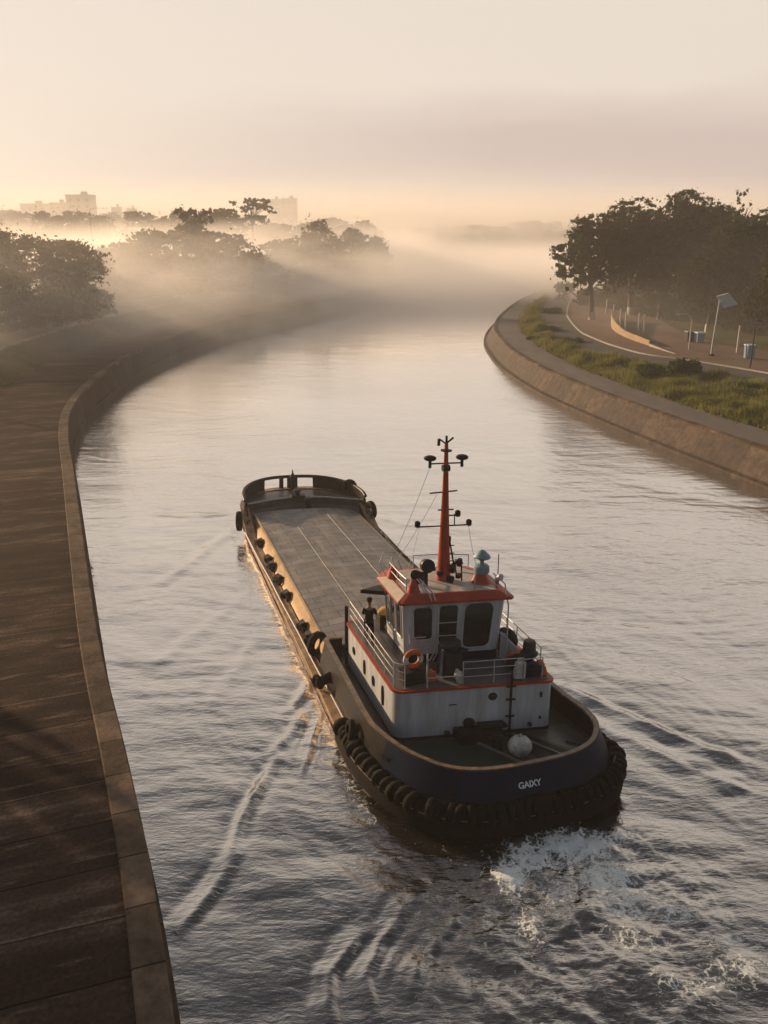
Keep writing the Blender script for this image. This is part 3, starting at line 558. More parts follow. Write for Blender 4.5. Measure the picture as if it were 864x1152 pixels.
# ------------------------------------------------------------------ water
def build_water():
    az = np.unique(np.concatenate([np.linspace(-R(26), R(26), 820), np.linspace(-R(80), -R(26), 60), np.linspace(R(26), R(80), 60)]))
    r = np.concatenate([np.linspace(3, 13, 30)[:-1], np.geomspace(13, 360, 1000), np.linspace(370, 560, 8)])
    A, Q = np.meshgrid(az, r, indexing='ij'); X = Q * np.sin(A); Y = Q * np.cos(A)
    rng = np.random.default_rng(4); Z = np.zeros_like(X)
    fade = np.clip(1.15 - Q / 95, .10, 1)
    wx = X + 1.2 * (vnoise(X / 5, Y / 5, 11) - .5) * 2; wy = Y + 1.2 * (vnoise(X / 5 + 9, Y / 5, 12) - .5) * 2
    for k in range(34):
        lam = 0.55 * (1.105 ** k) * rng.uniform(.9, 1.1); th = rng.normal(1.35, .55); amp = .0050 * lam ** .62
        Z += amp * np.sin((wx * math.cos(th) + wy * math.sin(th)) * 2 * PI / lam + rng.uniform(0, 6.28)) * (.55 + .9 * vnoise(X / (lam * 6) + k, Y / (lam * 6), k + 40))
    Z *= fade * .66
    # vessel-frame coordinates
    dx = X - BO.x; dy = Y - BO.y; U = dx * math.cos(BR) + dy * math.sin(BR); Vv = -dx * math.sin(BR) + dy * math.cos(BR)
    # wakes: crest lines measured off the water
    def crest(pts, amp, w, ripple=0, nrip=0):
        nonlocal Z
        P = [np.array(at(*p, 0)[:2]) for p in pts]; best = np.full(X.shape, 1e9); par = np.zeros_like(X); tot = len(P) - 1
        x0, y0 = np.min(P, 0) - 9; x1, y1 = np.max(P, 0) + 9; msk = (X > x0) & (X < x1) & (Y > y0) & (Y < y1)
        xs_, ys_ = X[msk], Y[msk]; bs = np.full(xs_.shape, 1e9); ps = np.zeros_like(xs_)
        for i_ in range(tot):
            a_, b_ = P[i_], P[i_ + 1]; ab = b_ - a_; t = np.clip(((xs_ - a_[0]) * ab[0] + (ys_ - a_[1]) * ab[1]) / (ab @ ab), 0, 1)
            ex = xs_ - a_[0] - t * ab[0]; ey = ys_ - a_[1] - t * ab[1]; d = np.hypot(ex, ey); cr = np.sign(ab[0] * (ys_ - a_[1]) - ab[1] * (xs_ - a_[0])); u = d < np.abs(bs)
            bs = np.where(u, d * cr, bs); ps = np.where(u, (i_ + t) / tot, ps)
        en = np.sin(np.clip(ps, 0, 1) * PI) ** .6
        q = bs + .15 * (vnoise(xs_ * 1.3, ys_ * 1.3, 77) - .5)
        en = en * (.35 + 1.1 * vnoise(xs_ * .9, ys_ * .9, 91)); h = amp * en * (np.exp(-(q / w) ** 2) - .5 * np.exp(-((q - 1.7 * w) / (1.3 * w)) ** 2) - .5 * np.exp(-((q + 1.7 * w) / (1.3 * w)) ** 2))
        if nrip: h += amp * .2 * en * np.sin(q * 2 * PI / (w * 1.9)) * np.exp(-(q / (w * nrip)) ** 2)
        Z[msk] += h
    crest([(352, 762), (338, 785), (320, 806)], .07, .22)
    crest([(340, 800), (326, 826), (303, 852)], .08, .22)
    crest([(318, 848), (292, 884), (270, 925), (256, 970)], .085, .2)
    crest([(360, 800), (348, 840), (338, 880)], .05, .15, nrip=4)
    crest([(275, 945), (250, 985), (215, 1025), (195, 1050)], .06, .28, nrip=2)
    crest([(420, 1035), (390, 1065), (372, 1095), (365, 1130), (375, 1160)], .075, .24, nrip=2)
    crest([(500, 985), (455, 1020), (425, 1060), (410, 1100), (420, 1140)], .045, .22, nrip=3)
    crest([(540, 1010), (500, 1045), (470, 1085), (455, 1130)], .04, .2, nrip=4)
    crest([(615, 765), (660, 785), (720, 812), (790, 842), (900, 880)], .09, .32, nrip=2)
    crest([(640, 800), (700, 830), (780, 868), (880, 905)], .05, .3, nrip=2)
    crest([(272, 590), (240, 612), (205, 640), (160, 668)], .045, .4)
    crest([(266, 577), (235, 580), (200, 580), (160, 577)], .06, .4, nrip=2)
    crest([(290, 660), (250, 690), (200, 730), (150, 760)], .03, .4)
    crest([(300, 690), (285, 720), (262, 760), (235, 800)], .03, .3)
    crest([(420, 580), (450, 590), (500, 596), (560, 600)], .05, .5, nrip=2)
    # prop wash
    def fbm(x, y, s, o=5):
        t = 0; a = .5
        for k in range(o): t = t + a * (vnoise(x, y, s + k) - .5); x = x * 2.03 + 7; y = y * 2.03 + 3; a *= .55
        return t
    spread = 2.6 + .45 * np.clip(-Vv, 0, 20)
    core = np.exp(-((U - .8 - .06 * Vv) / spread) ** 4) * np.clip((1.2 - Vv) / 2, 0, 1) * np.exp(-np.clip(-Vv, 0, 99) / 9)
    m_ = core > .01
    t1 = np.zeros_like(X); t1[m_] = fbm(X[m_] * .9, Y[m_] * .9, 60, 6)
    rid = np.zeros_like(X); rid[m_] = np.abs(fbm(X[m_] * .55 + 20, Y[m_] * .55, 90, 4))
    Z += core * (t1 * .34 + (.12 - rid) * .30)
    # foam
    def blob(px, py, rx, ry, a):
        c = at(px, py, 0); return a * np.exp(-(((X - c[0]) / rx) ** 2 + ((Y - c[1]) / ry) ** 2) ** 1.2)
    foam = np.zeros_like(X)
    for q in [(600, 962, 1.1, .8, .85), (640, 952, 1.5, .8, .85), (575, 985, .6, 1.0, .75), (680, 985, 1.1, .9, .66), (620, 1000, .8, .7, .42), (655, 955, 1.1, .6, .5), (705, 1015, .9, .8, .58), (740, 1065, .6, .5, .42),
              (700, 1055, .6, .5, .5), (780, 1105, 1.2, .6, .42), (760, 1030, .8, .6, .4), (820, 1060, .9, .4, .36), (595, 1040, .35, .9, .46), (840, 1090, 1.0, .5, .38), (700, 940, .7, .35, .35), (725, 900, .4, .6, .3), (790, 1040, 1.2, .4, .2)]:
        foam = np.maximum(foam, blob(*q))
    foam = np.where(core > 0.02, foam + .16 * np.clip(t1 * 3, -1, 1) * np.clip(foam * 4, 0, 1), foam)
    # thin lace along the left hull side
    side = np.exp(-((U + 4.35) / .32) ** 2) * ((Vv > 2) & (Vv < 31)) * .30
    bow = np.exp(-((Vv - 31) / 2.2) ** 2) * np.exp(-((np.abs(U) - 4.0) / .4) ** 2) * .35
    foam = np.maximum(foam, np.maximum(side, bow)).astype(np.float32)
    n1, n2 = X.shape; i, j = np.meshgrid(np.arange(n1 - 1), np.arange(n2 - 1), indexing='ij'); a = (i * n2 + j).ravel()
    me = np_mesh('river_water', np.column_stack([X.ravel(), Y.ravel(), Z.ravel()]), np.stack([a, a + 1, a + n2 + 1, a + n2], 1), 'water', True)
    at_ = me.attributes.new('foam', 'FLOAT', 'POINT'); at_.data.foreach_set('value', foam.ravel())
    me.flip_normals() if me.polygons[len(me.polygons) // 2].normal.z < 0 else None
    tag(link('river_water', me), kind='structure')
build_water()
# far reach of river beyond the wave grid is covered by banks

# ------------------------------------------------------------------ vessel
vessel = thing('river_tug', 'long dark river tug with white deckhouse, red wheelhouse roof and low grey cargo hatch', 'tugboat', BO, BR)
HW = 4.2
def outline(inset=0.0, n_st=30, n_bow=26):
    """closed outline of the hull in plan, starting at the centre of the stern, going left, forward, round the bow, and back"""
    pts = []
    def hw(v): return np.interp(v, [0, 4, 11, 28, 40], [4.2, 4.2, 4.02, 3.72, 3.6])
    L = []
    a = 4.2; b = 4.0; p = 2.7
    for k in range(n_st + 1):
        t = PI / 2 * k / n_st; s_, c_ = math.sin(t), math.cos(t)
        L.append((-(a) * s_ ** (2 / p), 4.0 - b * c_ ** (2 / p)))
    for v in np.arange(5, 29, 1.0): L.append((-float(hw(v)), float(v)))
    p = 2.3; b = 3.9
    for k in range(n_bow + 1):
        t = PI / 2 * k / n_bow; s_, c_ = math.sin(t), math.cos(t)
        L.append((-3.7 * max(c_, 0) ** (2 / p), 29.2 + b * s_ ** (2 / p)))
    full = L + [(-x, y) for x, y in L[::-1]][1:-1]
    P = np.array(full); T = np.roll(P, -1, 0) - np.roll(P, 1, 0); T /= np.linalg.norm(T, axis=1)[:, None]
    N = np.stack([T[:, 1], -T[:, 0]], 1)      # inward for this direction of travel
    if (N[len(L) // 2][0]) < 0: N = -N
    ins = inset(P[:, 1]) if callable(inset) else inset
    return P + N * (ins[:, None] if isinstance(ins, np.ndarray) else ins)
O0 = outline(0)
vO = O0[:, 1]
def ring(inset, z):
    P = outline(inset); z = np.broadcast_to(z, len(P)); return [(p[0], p[1], float(q)) for p, q in zip(P, z)]
def bowlift(v, z0, z1): return np.interp(v, [28.0, 30.5, 33], [z0, z1 * .75 + z0 * .25, z1])
# hull
zt = np.interp(vO, [0, 27, 29.5, 33], [.75, .75, 1.7, 1.95])
h = MB().grid([ring(lambda v: np.interp(v, [0, 3, 27, 33], [1.6, .5, .5, 1.8]), -.9), ring(lambda v: np.interp(v, [0, 3, 27, 33], [.6, .1, .12, .7]), -.05), ring(.0, .42), ring(.0, zt - .12), ring(-.07, zt - .10), ring(-.07, zt), ring(.05, zt), ring(.42, zt)], closed=True)
h.build('hull', 'hullside', vessel, fix=True)
# boot topping
h = MB().grid([ring(lambda v: np.interp(v, [0, 3, 27, 33], [.45, .06, .08, .6]), .0), ring(lambda v: np.interp(v, [0, 3, 27, 33], [.25, -.012, -.012, .3]), .16)], closed=True)
h.build('waterline_band', mat('waterline_red', (.12, .015, .012), .6, var=.5), vessel)

def part_ring(rows, vmax, close_front=True, vmin=-9, cut=None):
    """rows of open strips: keep outline points with v<=vmax, order left-front -> stern -> right-front"""
    idx = [k for k in range(len(vO)) if vO[k] <= vmax]
    n = len(O0)
    left = [k for k in idx if O0[k][0] <= 0]; right = [k for k in idx if O0[k][0] > 0]
    left.sort(key=lambda k: -k); right.sort(key=lambda k: -k)
    order = left + right
    return order
order = part_ring(None, 10.6)
def strip(insets_z, m, name, parent=vessel, smooth=True, front=True):
    rows = []
    for ins, z in insets_z:
        P = outline(ins) if not isinstance(ins, tuple) else outline(ins[0]); z = np.broadcast_to(z, len(P))
        r = [(P[k][0], P[k][1], float(z[k])) for k in order]
        if front:   # rounded front corners turning inboard
            i0 = np.mean(ins(np.array([10.]))) if callable(ins) else ins
            def corner(sg):
                x = abs(r[0][0]); zz_ = r[0][2]; rr = max(.05, .55 - (i0 - .35))
                vv = 10.5
                return [(sg * (x - rr + rr * math.cos(t)), vv + rr * math.sin(t), zz_) for t in np.linspace(0, PI / 2, 7)] + [(sg * 2.72, vv + rr, zz_)]
            r = corner(-1)[::-1] + r[1:-1] + corner(1)
        rows.append(r)
    return MB().grid(rows).build(name, m, parent, smooth)
lean = lambda a, b: (lambda v: np.interp(v, [0, 1.5, 4], [b, b, a]))
# bulwark: leaning inboard, darker paint on the sides, navy at the stern
strip([(.36, .74), (lean(.40, .42), 1.1), (lean(.58, .86), 1.93)], 'bulwark', 'bulwark')
o = strip([(lean(.56, .84), 1.93), (lean(.54, .82), 1.99), (lean(.72, .98), 1.99), (lean(.74, 1.0), 1.93)], mat('cap_rail_lit_worn_paint', (.20, .14, .09), .45, var=.5, scale=3, c2=(.05, .038, .03)), 'cap_rail')  # gold of the sunlit edge is put into the cap's colour
strip([(lean(.66, .94), 1.93), (lean(.60, .62), 1.06)], mat('bulwark_inside', (.02, .014, .012), .5, spec=.2, var=.4), 'bulwark_lining')
bd = [k for k in order if vO[k] < 6.4]
rows = []
for ins, z in [(.30, .02), (-.10, .16), (-.13, .5), (-.08, .72), (.1, .95), (.42, 1.0)]:
    P = outline(ins); rows.append([(P[k][0], P[k][1], z) for k in bd])
MB().grid(rows).build('rubber_skirt', 'rubber', vessel)
# navy stern panel, 3 mm proud, only round the stern
stern = [k for k in order if vO[k] < 3.2]
rows = []
for ins, z in [(lean(.392, .412), 1.09), (lean(.56, .835), 1.91)]:
    P = outline(lambda v, ins=ins: ins(v) - .012); rows.append([(P[k][0], P[k][1], z) for k in stern])
MB().grid(rows).build('stern_panel', 'blue', vessel)
# deck
P = outline(.5); poly = [(P[k][0], P[k][1]) for k in order]; poly = [(-3.5, 11.0)] + poly + [(3.5, 11.0)]
MB().prism(poly, .9, 1.1).build('main_deck', 'deck', vessel, False)
# cargo hatch
cv = [(-3.12, 11.2)] + [(-3.12 + .25 * (v - 11) / 18, v) for v in (20, 28.4)]
def hatch_hw(v): return float(np.interp(v, [11, 29], [3.22, 2.98]))
rows = []
vs_ = [11.15, 11.3] + list(np.arange(12, 29.6, .8)) + [29.7]
for v in vs_:
    w = hatch_hw(v); rows.append([(u_ * w, v, 1.38 + .16 * (1 - u_ * u_)) for u_ in np.linspace(-1, 1, 15)])
MB().grid(rows).build('hatch_cover', 'hatch', vessel)
for sg in (-1, 1):
    # sloping coaming, top lip; sunlit gold painted on the left, shade on the right
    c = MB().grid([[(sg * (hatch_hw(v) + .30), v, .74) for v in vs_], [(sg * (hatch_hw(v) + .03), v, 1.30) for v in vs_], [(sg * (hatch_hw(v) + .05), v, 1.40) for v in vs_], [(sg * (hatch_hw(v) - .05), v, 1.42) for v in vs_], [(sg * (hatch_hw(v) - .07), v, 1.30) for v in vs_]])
    c.build('coaming', mat('coaming_lit_shaded_paint', (.50, .34, .18) if sg < 0 else (.06, .055, .05), .5, var=.45, scale=1.5, bump=.2, bscale=5, stretch=(1, .4, 1)), vessel)
for u_ in (-1.15, 1.1):
    c = MB(); c.tube([(u_ * (1 - .03 * (v - 11) / 18), v, 1.53) for v in (11.4, 17, 23, 29.5)], .008, 6); c.build('hatch_seam', 'grey', vessel)
MB().box((0, 11.12, 1.15), (6.3, .16, .62)).build('hatch_end_board', 'dkgrey', vessel, False, .02)
# forecastle: grey bulkhead, deck, peaked edge
bw = [(-3.30, 29.75), (-1.6, 30.5), (0, 30.9), (1.6, 30.5), (3.30, 29.75)]
MB().grid([[(x, y, .8) for x, y in bw], [(x, y, 1.93) for x, y in bw]]).build('forecastle_bulkhead', mat('bulkhead_grey', (.15, .15, .16), .5, var=.35), vessel)
c = MB(); c.tube([(x, y, 1.95) for x, y in bw], .05, 8); c.build('bulkhead_lip', 'rail', vessel)
P = outline(.12); idx = [k for k in range(len(vO)) if vO[k] > 29.75]
fp = [(P[k][0], P[k][1]) for k in idx]
MB().prism(fp + bw[::-1] if fp[0][0] < 0 else fp + bw, 1.5, 1.9).build('forecastle_deck', 'deck', vessel, False)
# bow bulwark plates with two freeing openings, thick rim rail above
bidx = [k for k in range(len(vO)) if vO[k] > 28.0]
Pb = outline(.06); Pt = outline(.16)
def bow_u(k): return O0[k][0]
for lo, hi, zlo in [(-9, -1.75, 1.2), (-.75, -.65, 1.9), (-.42, .42, 1.9), (1.15, 9, 1.2)]:
    kk = [k for k in bidx if lo <= bow_u(k) <= hi]
    if len(kk) < 2:
        kk = sorted(bidx, key=lambda k: abs(bow_u(k) - (lo + hi) / 2))[:2]; kk.sort()
    def zb(k): return float(np.interp(vO[k], [28, 29.5, 33], [.8, 1.7, 1.93]))
    def ztp(k): return float(np.interp(vO[k], [28, 29.3, 33], [1.15, 2.35, 2.62]))
    MB().grid([[(*Pb[k], zb(k)) for k in kk], [(*Pt[k], ztp(k)) for k in kk], [(*(outline(.26)[k]), ztp(k)) for k in kk], [(*(outline(.2)[k]), zb(k)) for k in kk]]).build('bow_bulwark', 'bulwark', vessel)
c = MB(); c.tube([(*Pt[k], float(np.interp(vO[k], [28, 29.3, 33], [1.2, 2.4, 2.68]))) for k in bidx], .10, 10); c.build('bow_rim_rail', 'bulwark', vessel)
c = MB().lathe([(.14, 1.9), (.14, 2.6), (.2, 2.62), (.2, 2.7), (.05, 2.95), (.03, 3.15)], (0, 32.75, 0), 12); c.build('stem_post', 'dkgrey', vessel)
c = MB().lathe([(.16, 1.9), (.16, 2.25), (.24, 2.27), (.24, 2.36), (.1, 2.4)], (-.1, 31.0, 0), 12).box((-.1, 30.95, 1.98), (.8, .5, .16)); c.build('anchor_winch', 'dkgrey', vessel)
c = MB().box((.45, 30.62, 1.5), (.3, .3, .9)).box((.45, 30.5, 1.9), (.5, .2, .12)); c.build('hawse_bracket', 'bulwark', vessel, False, .02)
for sg in (-1, 1):   # mooring bits by the bow corners
    c = MB().tube([(sg * 3.52, 28.7, 1.0), (sg * 3.5, 28.9, 1.9)], .07).tube([(sg * 3.62, 28.2, .8), (sg * 3.6, 28.25, 1.5)], .06).box((sg * 3.55, 28.5, 1.45), (.18, .9, .14)); c.build('corner_bracket', 'dkgrey', vessel, True)
# side-deck bitts / fender blocks along the left, smaller along the right
sm = [(v, sg, k) for sg in (-1, 1) for k, v in enumerate((25.6, 22.9, 21.9, 20.0, 17.9, 14.3, 13.1))]
for v, sg, k in sm:
    rn = random.Random(k * 7 + sg); x = sg * (hatch_hw(v) + .32)
    c = MB().box((x, v, .95), (.34, .55, .42), rz=rn.uniform(-.5, .5), ry=sg * .4, taper=.7)
    c.box((x + .12 * sg, v + rn.uniform(-.3, .3), .86), (.22, .34, .26), rz=rn.uniform(-.8, .8)).tube([(x + .1 * sg, v - .36, .7), (x + .06 * sg, v - .34, 1.02)], .06, 8)
    c.build('mooring_bitts', 'black', vessel)
for sg in (-1, 1):
    c = MB().tube([(sg * 3.83, v, .80 + .02 * math.sin(v)) for v in np.arange(5.5, 28.2, .8)], .035, 6); c.build('side_pipe', 'rail' if sg < 0 else 'dkgrey', vessel)

# deckhouse (rounded after corners, walls with portholes)
def rrect(u0, u1, v0, v1, r, n=6, corners=(1, 1, 1, 1)):
    out = []
    for (cx, cy, a0), on in zip(((u1 - r, v0 + r, -PI / 2), (u1 - r, v1 - r, 0), (u0 + r, v1 - r, PI / 2), (u0 + r, v0 + r, PI)), corners):
        if on: out += [(cx + r * math.cos(a0 + PI / 2 * k / n), cy + r * math.sin(a0 + PI / 2 * k / n)) for k in range(n + 1)]
        else: out.append((u1 if cx > (u0 + u1) / 2 else u0, v0 if cy < (v0 + v1) / 2 else v1))
    return out
HZ = 2.93
HA, HB_ = 4.15, 10.05
hp = rrect(-2.72, 2.68, HA, HB_, .32)
MB().prism(hp, 1.08, HZ).build('deckhouse', 'white', vessel, True)
MB().prism(rrect(-2.78, 2.74, HA - .06, HB_ + .06, .36), HZ, HZ + .075).build('deckhouse_edge', 'red', vessel, True)
MB().prism(rrect(-2.66, 2.62, HA + .06, HB_ - .06, .28), HZ + .075, HZ + .09).build('upper_deck', mat('upper_deck_paint', (.11, .10, .105), .5, var=.35, scale=1.5), vessel, False)
MB().prism(rrect(-2.745, 2.705, HA - .025, HB_ + .025, .33), 1.1, 1.2).build('deckhouse_skirt', 'dkgrey', vessel, True)
ZD = HZ + .09
def round_plate(c, r, axis, m, name, rim=True, sx=1.0, sz=1.0, parent=vessel):
    q = Vector((0, 0, 1)).rotation_difference(Vector(axis)); n = 20; a = Vector(axis).normalized()
    side = Vector((0, 0, 1)).cross(a).normalized(); c = Vector(c)
    pl = [c + side * r * sx * math.cos(t) + Vector((0, 0, 1)) * r * sz * math.sin(t) for t in np.linspace(0, 2 * PI, n, endpoint=False)]
    o = MB().slab(pl, a, .012).build(name, m, parent, False)
    if rim: MB().tube([p + a * .012 for p in pl], .022, 6, closed=True).build('porthole_rim', 'dkgrey', o)
    return o
round_plate((.55, HA, 2.55), .13, (0, -1, 0), 'glass', 'porthole')
for v, sz, sx in ((9.0, 1, .9), (7.6, 1.9, .55), (6.5, 1.25, .7), (5.4, 2.5, .45)):
    round_plate((-2.72, v, 2.2), .15, (-1, 0, 0), 'glass', 'porthole', True, sx, sz)
for v in (5.6, 7.4, 9.0): round_plate((2.68, v, 2.3), .14, (1, 0, 0), 'glass', 'porthole')
c = MB().tube([(1.15, HA - .06, HZ + .5), (1.15, HA - .06, 1.15)], .035, 8)
for z_ in (2.4, 1.75, 2.9): c.box((1.15, HA - .04, z_), (.3, .06, .05))
c.build('vent_pipe', 'black', vessel)
c = MB().lathe([(.14, 0), (.19, .03), (.19, .1), (.1, .14)], (-.25, HA - .0, 1.62), 14, (0, -1, 0)).box((-.25, HA - .08, 1.35), (.16, .16, .3)); c.build('deck_valve', 'black', vessel)
for p_, d_ in (((-1.0, HA - .07, 1.28), (.14, .12, .16)), ((1.85, HA - .05, 1.36), (.1, .08, .14)), ((2.2, HA - .04, 2.5), (.05, .05, .2)), ((2.2, HA - .04, 1.6), (.06, .05, .1)), ((-.8, HA - .02, 2.35), (.25, .03, .03))): MB().box(p_, d_).build('wall_fitting', 'dkgrey', vessel)
c = MB().box((-.02, HA - .32, 1.30), (1.5, .62, .4)).box((.45, HA - .2, 1.56), (.9, .34, .14)); c.build('engine_hatch', 'black', vessel, False, .03)
# after deck: green plate, tow-hook runner bars, black sunken hatch, pale plate
MB().prism([(-2.9, 3.9), (-.35, 3.95), (.55, 1.9), (-2.3, 1.5), (-3.1, 2.6)], 1.1, 1.108).build('deck_plate', 'green', vessel, False)
MB().prism([(.95, 3.95), (1.55, 3.95), (2.6, 1.75), (1.15, 1.7)], 1.1, 1.112).build('deck_opening', 'black', vessel, False)
MB().prism([(1.62, 4.0), (3.3, 4.4), (3.35, 2.9), (2.75, 1.8)], 1.1, 1.108).build('deck_plate', mat('worn_steel_plate', (.10, .095, .09), .35, metal=.3, var=.5, scale=1.2), vessel, False)
c = MB().box((.02, 2.95, 1.15), (.09, 2.0, .09), rz=.42).box((1.62, 2.85, 1.14), (.07, 2.3, .07), rz=.40); c.build('towing_runner', 'grey', vessel, False, .01)
c = MB().tube([(2.55, 3.1, 1.14), (2.8, 2.6, 1.16), (2.9, 2.1, 1.13)], .03, 6); c.build('deck_bar', 'black', vessel)
c = MB().lathe([(.17, 1.1), (.17, 1.5), (.25, 1.52), (.25, 1.58), (.1, 1.62)], (.2, 3.1, 0), 12); c.build('towing_post', 'black', vessel)
# fairleads (dark holes) through the bulwark
for x, y, nn in ((-2.75, .82, (-.55, -1, .45)), (3.05, .98, (.6, -1, .4)), (-3.68, 2.9, (-1, -.3, .2)), (3.72, 3.3, (1, -.2, .2))):
    round_plate((x, y, 1.42), .13, nn, 'black', 'fairlead', False)
# name on the stern
fc = bpy.data.curves.new('name_lettering', 'FONT'); fc.body = 'GAIXY'; fc.size = .27; fc.align_x = 'CENTER'; fc.extrude = .006; fc.space_character = .95; fc.offset = .006
fo = bpy.data.objects.new('name_lettering', fc); col.objects.link(fo); fo.data.materials.append(M['letter'])
bpy.context.view_layer.update()
dg = bpy.context.evaluated_depsgraph_get(); me = bpy.data.meshes.new_from_object(fo.evaluated_get(dg)); bpy.data.objects.remove(fo)
lo = bpy.data.objects.new('name_lettering', me); col.objects.link(lo); lo.parent = vessel
lo.location = (.36, .515, 1.36); lo.rotation_euler = (R(61.5), 0, 0)
if not me.materials: me.materials.append(M['letter'])

# wheelhouse: tapered block, wider at the top
WB, WT = 3.05, 5.45
def wh(z, e=0):
    k = (z - WB) / (WT - WB); u0 = -1.72 - .12 * k - e; u1 = 1.60 + .20 * k + e; v0 = 6.05 - .10 * k - e; v1 = 8.75 + e
    return [(u0 + .12, v0), (u1 - .12, v0), (u1, v0 + .12), (u1, v1 - .7), (u1 - .5, v1), (u0 + .5, v1), (u0, v1 - .7), (u0, v0 + .12)]
MB().grid([[(x, y, z) for x, y in wh(z)] for z in (WB, 3.6, 4.3, WT)], closed=True).build('wheelhouse', 'white', vessel, False)
MB().prism(wh(WB, .02), WB, WB + .32).build('wheelhouse_skirt', 'blue', vessel, False)
# roof: red sloping brim, pale top
r0, r1 = wh(WT, .22), wh(WT, .05)
MB().grid([[(x, y, WT - .02) for x, y in wh(WT, .03)], [(x, y, WT - .03) for x, y in r0], [(x, y, WT + .05) for x, y in r0], [(x, y, WT + .22) for x, y in wh(WT, -.14)], [(x, y, WT + .22) for x, y in wh(WT, -.22)]], closed=True).build('roof_brim', 'red', vessel, False)
ZR = WT + .22
MB().prism(wh(WT, -.19), WT, ZR - .005).build('roof_top', mat('roof_pale_paint', (.45, .40, .36), .6, var=.3, scale=2), vessel, False)
# pale sheet on the brim's left side, sunlight put into its colour
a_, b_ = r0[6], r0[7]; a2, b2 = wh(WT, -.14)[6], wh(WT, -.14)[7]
MB().slab([(a_[0], a_[1], WT + .06), (b_[0], b_[1], WT + .06), (b2[0], b2[1], WT + .215), (a2[0], a2[1], WT + .215)], (-.85, 0, .5), .006).build('brim_lit_sheet', mat('brim_lit_cream', (.5, .42, .34), .5, var=.2), vessel, False)
# windows: rounded frames with dark glass, each on its wall plane
def wall_pt(side, s, z):
    w_ = wh(z)
    if side == 'aft': a, b = w_[0], w_[1]
    elif side == 'left': a, b = w_[6], w_[7]
    elif side == 'right': a, b = w_[2], w_[3]
    else: a, b = w_[4], w_[5]
    return Vector((a[0] + (b[0] - a[0]) * s, a[1] + (b[1] - a[1]) * s, z))
def window(side, s0, s1, z0, z1, r=.16, name='window', skew=0):
    nrm = {'aft': Vector((0, -1, 0)), 'left': Vector((-1, 0, 0)), 'right': Vector((1, 0, 0)), 'front': Vector((0, 1, 0))}[side]
    L0 = (wall_pt(side, s1, z0) - wall_pt(side, s0, z0)).length; rs = r / max(L0, .01) * (s1 - s0); pl = []
    for (cs, cz, a0) in ((s1 - rs, z0 + r, -PI / 2), (s1 - rs, z1 - r * 1.3, 0), (s0 + rs, z1 - r * 1.3, PI / 2), (s0 + rs, z0 + r, PI)):
        for k in range(6):
            t = a0 + PI / 2 * k / 5; kz = 1.3 if math.sin(t) > 0 and a0 in (0, PI / 2) else 1
            zz_ = cz + r * kz * math.sin(t); pl.append(wall_pt(side, cs + rs * math.cos(t) + skew * (zz_ - z0), zz_))
    f = MB().tube([p + nrm * .015 for p in pl], .032, 6, closed=True).build(name, 'white', vessel)
    MB().slab([p + nrm * .004 for p in pl], nrm, .010).build('pane', 'glass', f, False)
    return f
window('aft', .06, .27, 3.95, 5.25, .16)
window('aft', .33, .54, 3.75, 5.28, .15)
window('aft', .60, .92, 3.52, 5.3, .26, 'door_window', -.0)
for a in ((.05, .30), (.36, .62), (.68, .94)): window('left', *a, 3.95, 5.25, .10)
for a in ((.06, .32), (.38, .64), (.70, .95)): window('right', *a, 3.95, 5.25, .10)
for a in ((.05, .33), (.36, .64), (.67, .95)): window('front', *a, 3.95, 5.25, .10)
round_plate((.42, 6.03, 3.5), .12, (0, -1, .02), 'glass', 'porthole', True, .9, 1.1)
# handrails across the after windows
c = MB()
for z_, x0, x1 in ((4.62, -.62, .12), (4.12, -.62, .12), (3.78, -.62, .12), (4.12, -1.6, -1.05)): c.tube([(x0, 5.88, z_), (x1, 5.88, z_)], .02, 6)
c.tube([(-1.62, 5.95, 4.3), (-1.62, 5.85, 3.9), (-1.4, 5.8, 3.72), (-.9, 5.8, 3.72)], .022, 6)
c.build('grab_rail', 'rail', vessel)
# ladder from upper deck to the roof at the after wall
c = MB()
for dx_ in (0, .30):
    c.tube([(-1.25 + dx_ * .3, 6.3, ZR + .5), (-.98 + dx_ * .5, 5.85, ZR + .1), (-.82 + dx_ * .4, 5.72, WT - .2), (-.80 + dx_ * .4, 5.72, 3.6), (-.98 + dx_ * .4, 5.7, ZD + .25)], .024, 6)
c.build('ladder', 'rail', vessel)
c = MB().tube([(1.78, 5.7, ZD), (1.78, 5.72, 5.2), (1.7, 5.9, ZR + .3), (1.45, 6.3, ZR + .55)], .024, 6).tube([(1.78, 5.7, 4.1), (1.45, 5.9, 4.1)], .02, 6); c.build('corner_rail', 'rail', vessel)
c = MB().slab([(1.7, 6.1, ZD), (2.1, 5.4, ZD), (2.1, 5.4, ZD + .55), (1.72, 6.1, ZD + 1.0)], (1, .6, 0), .04); c.build('wing_plate', 'white', vessel, False)
# side-light board sticking out at the left
c = MB().slab([(-1.75, 7.9, 4.9), (-2.7, 8.2, 4.93), (-1.75, 8.7, 4.9)], (.1, 0, 1), .16); c.build('sidelight_board', 'black', vessel, False, .03)
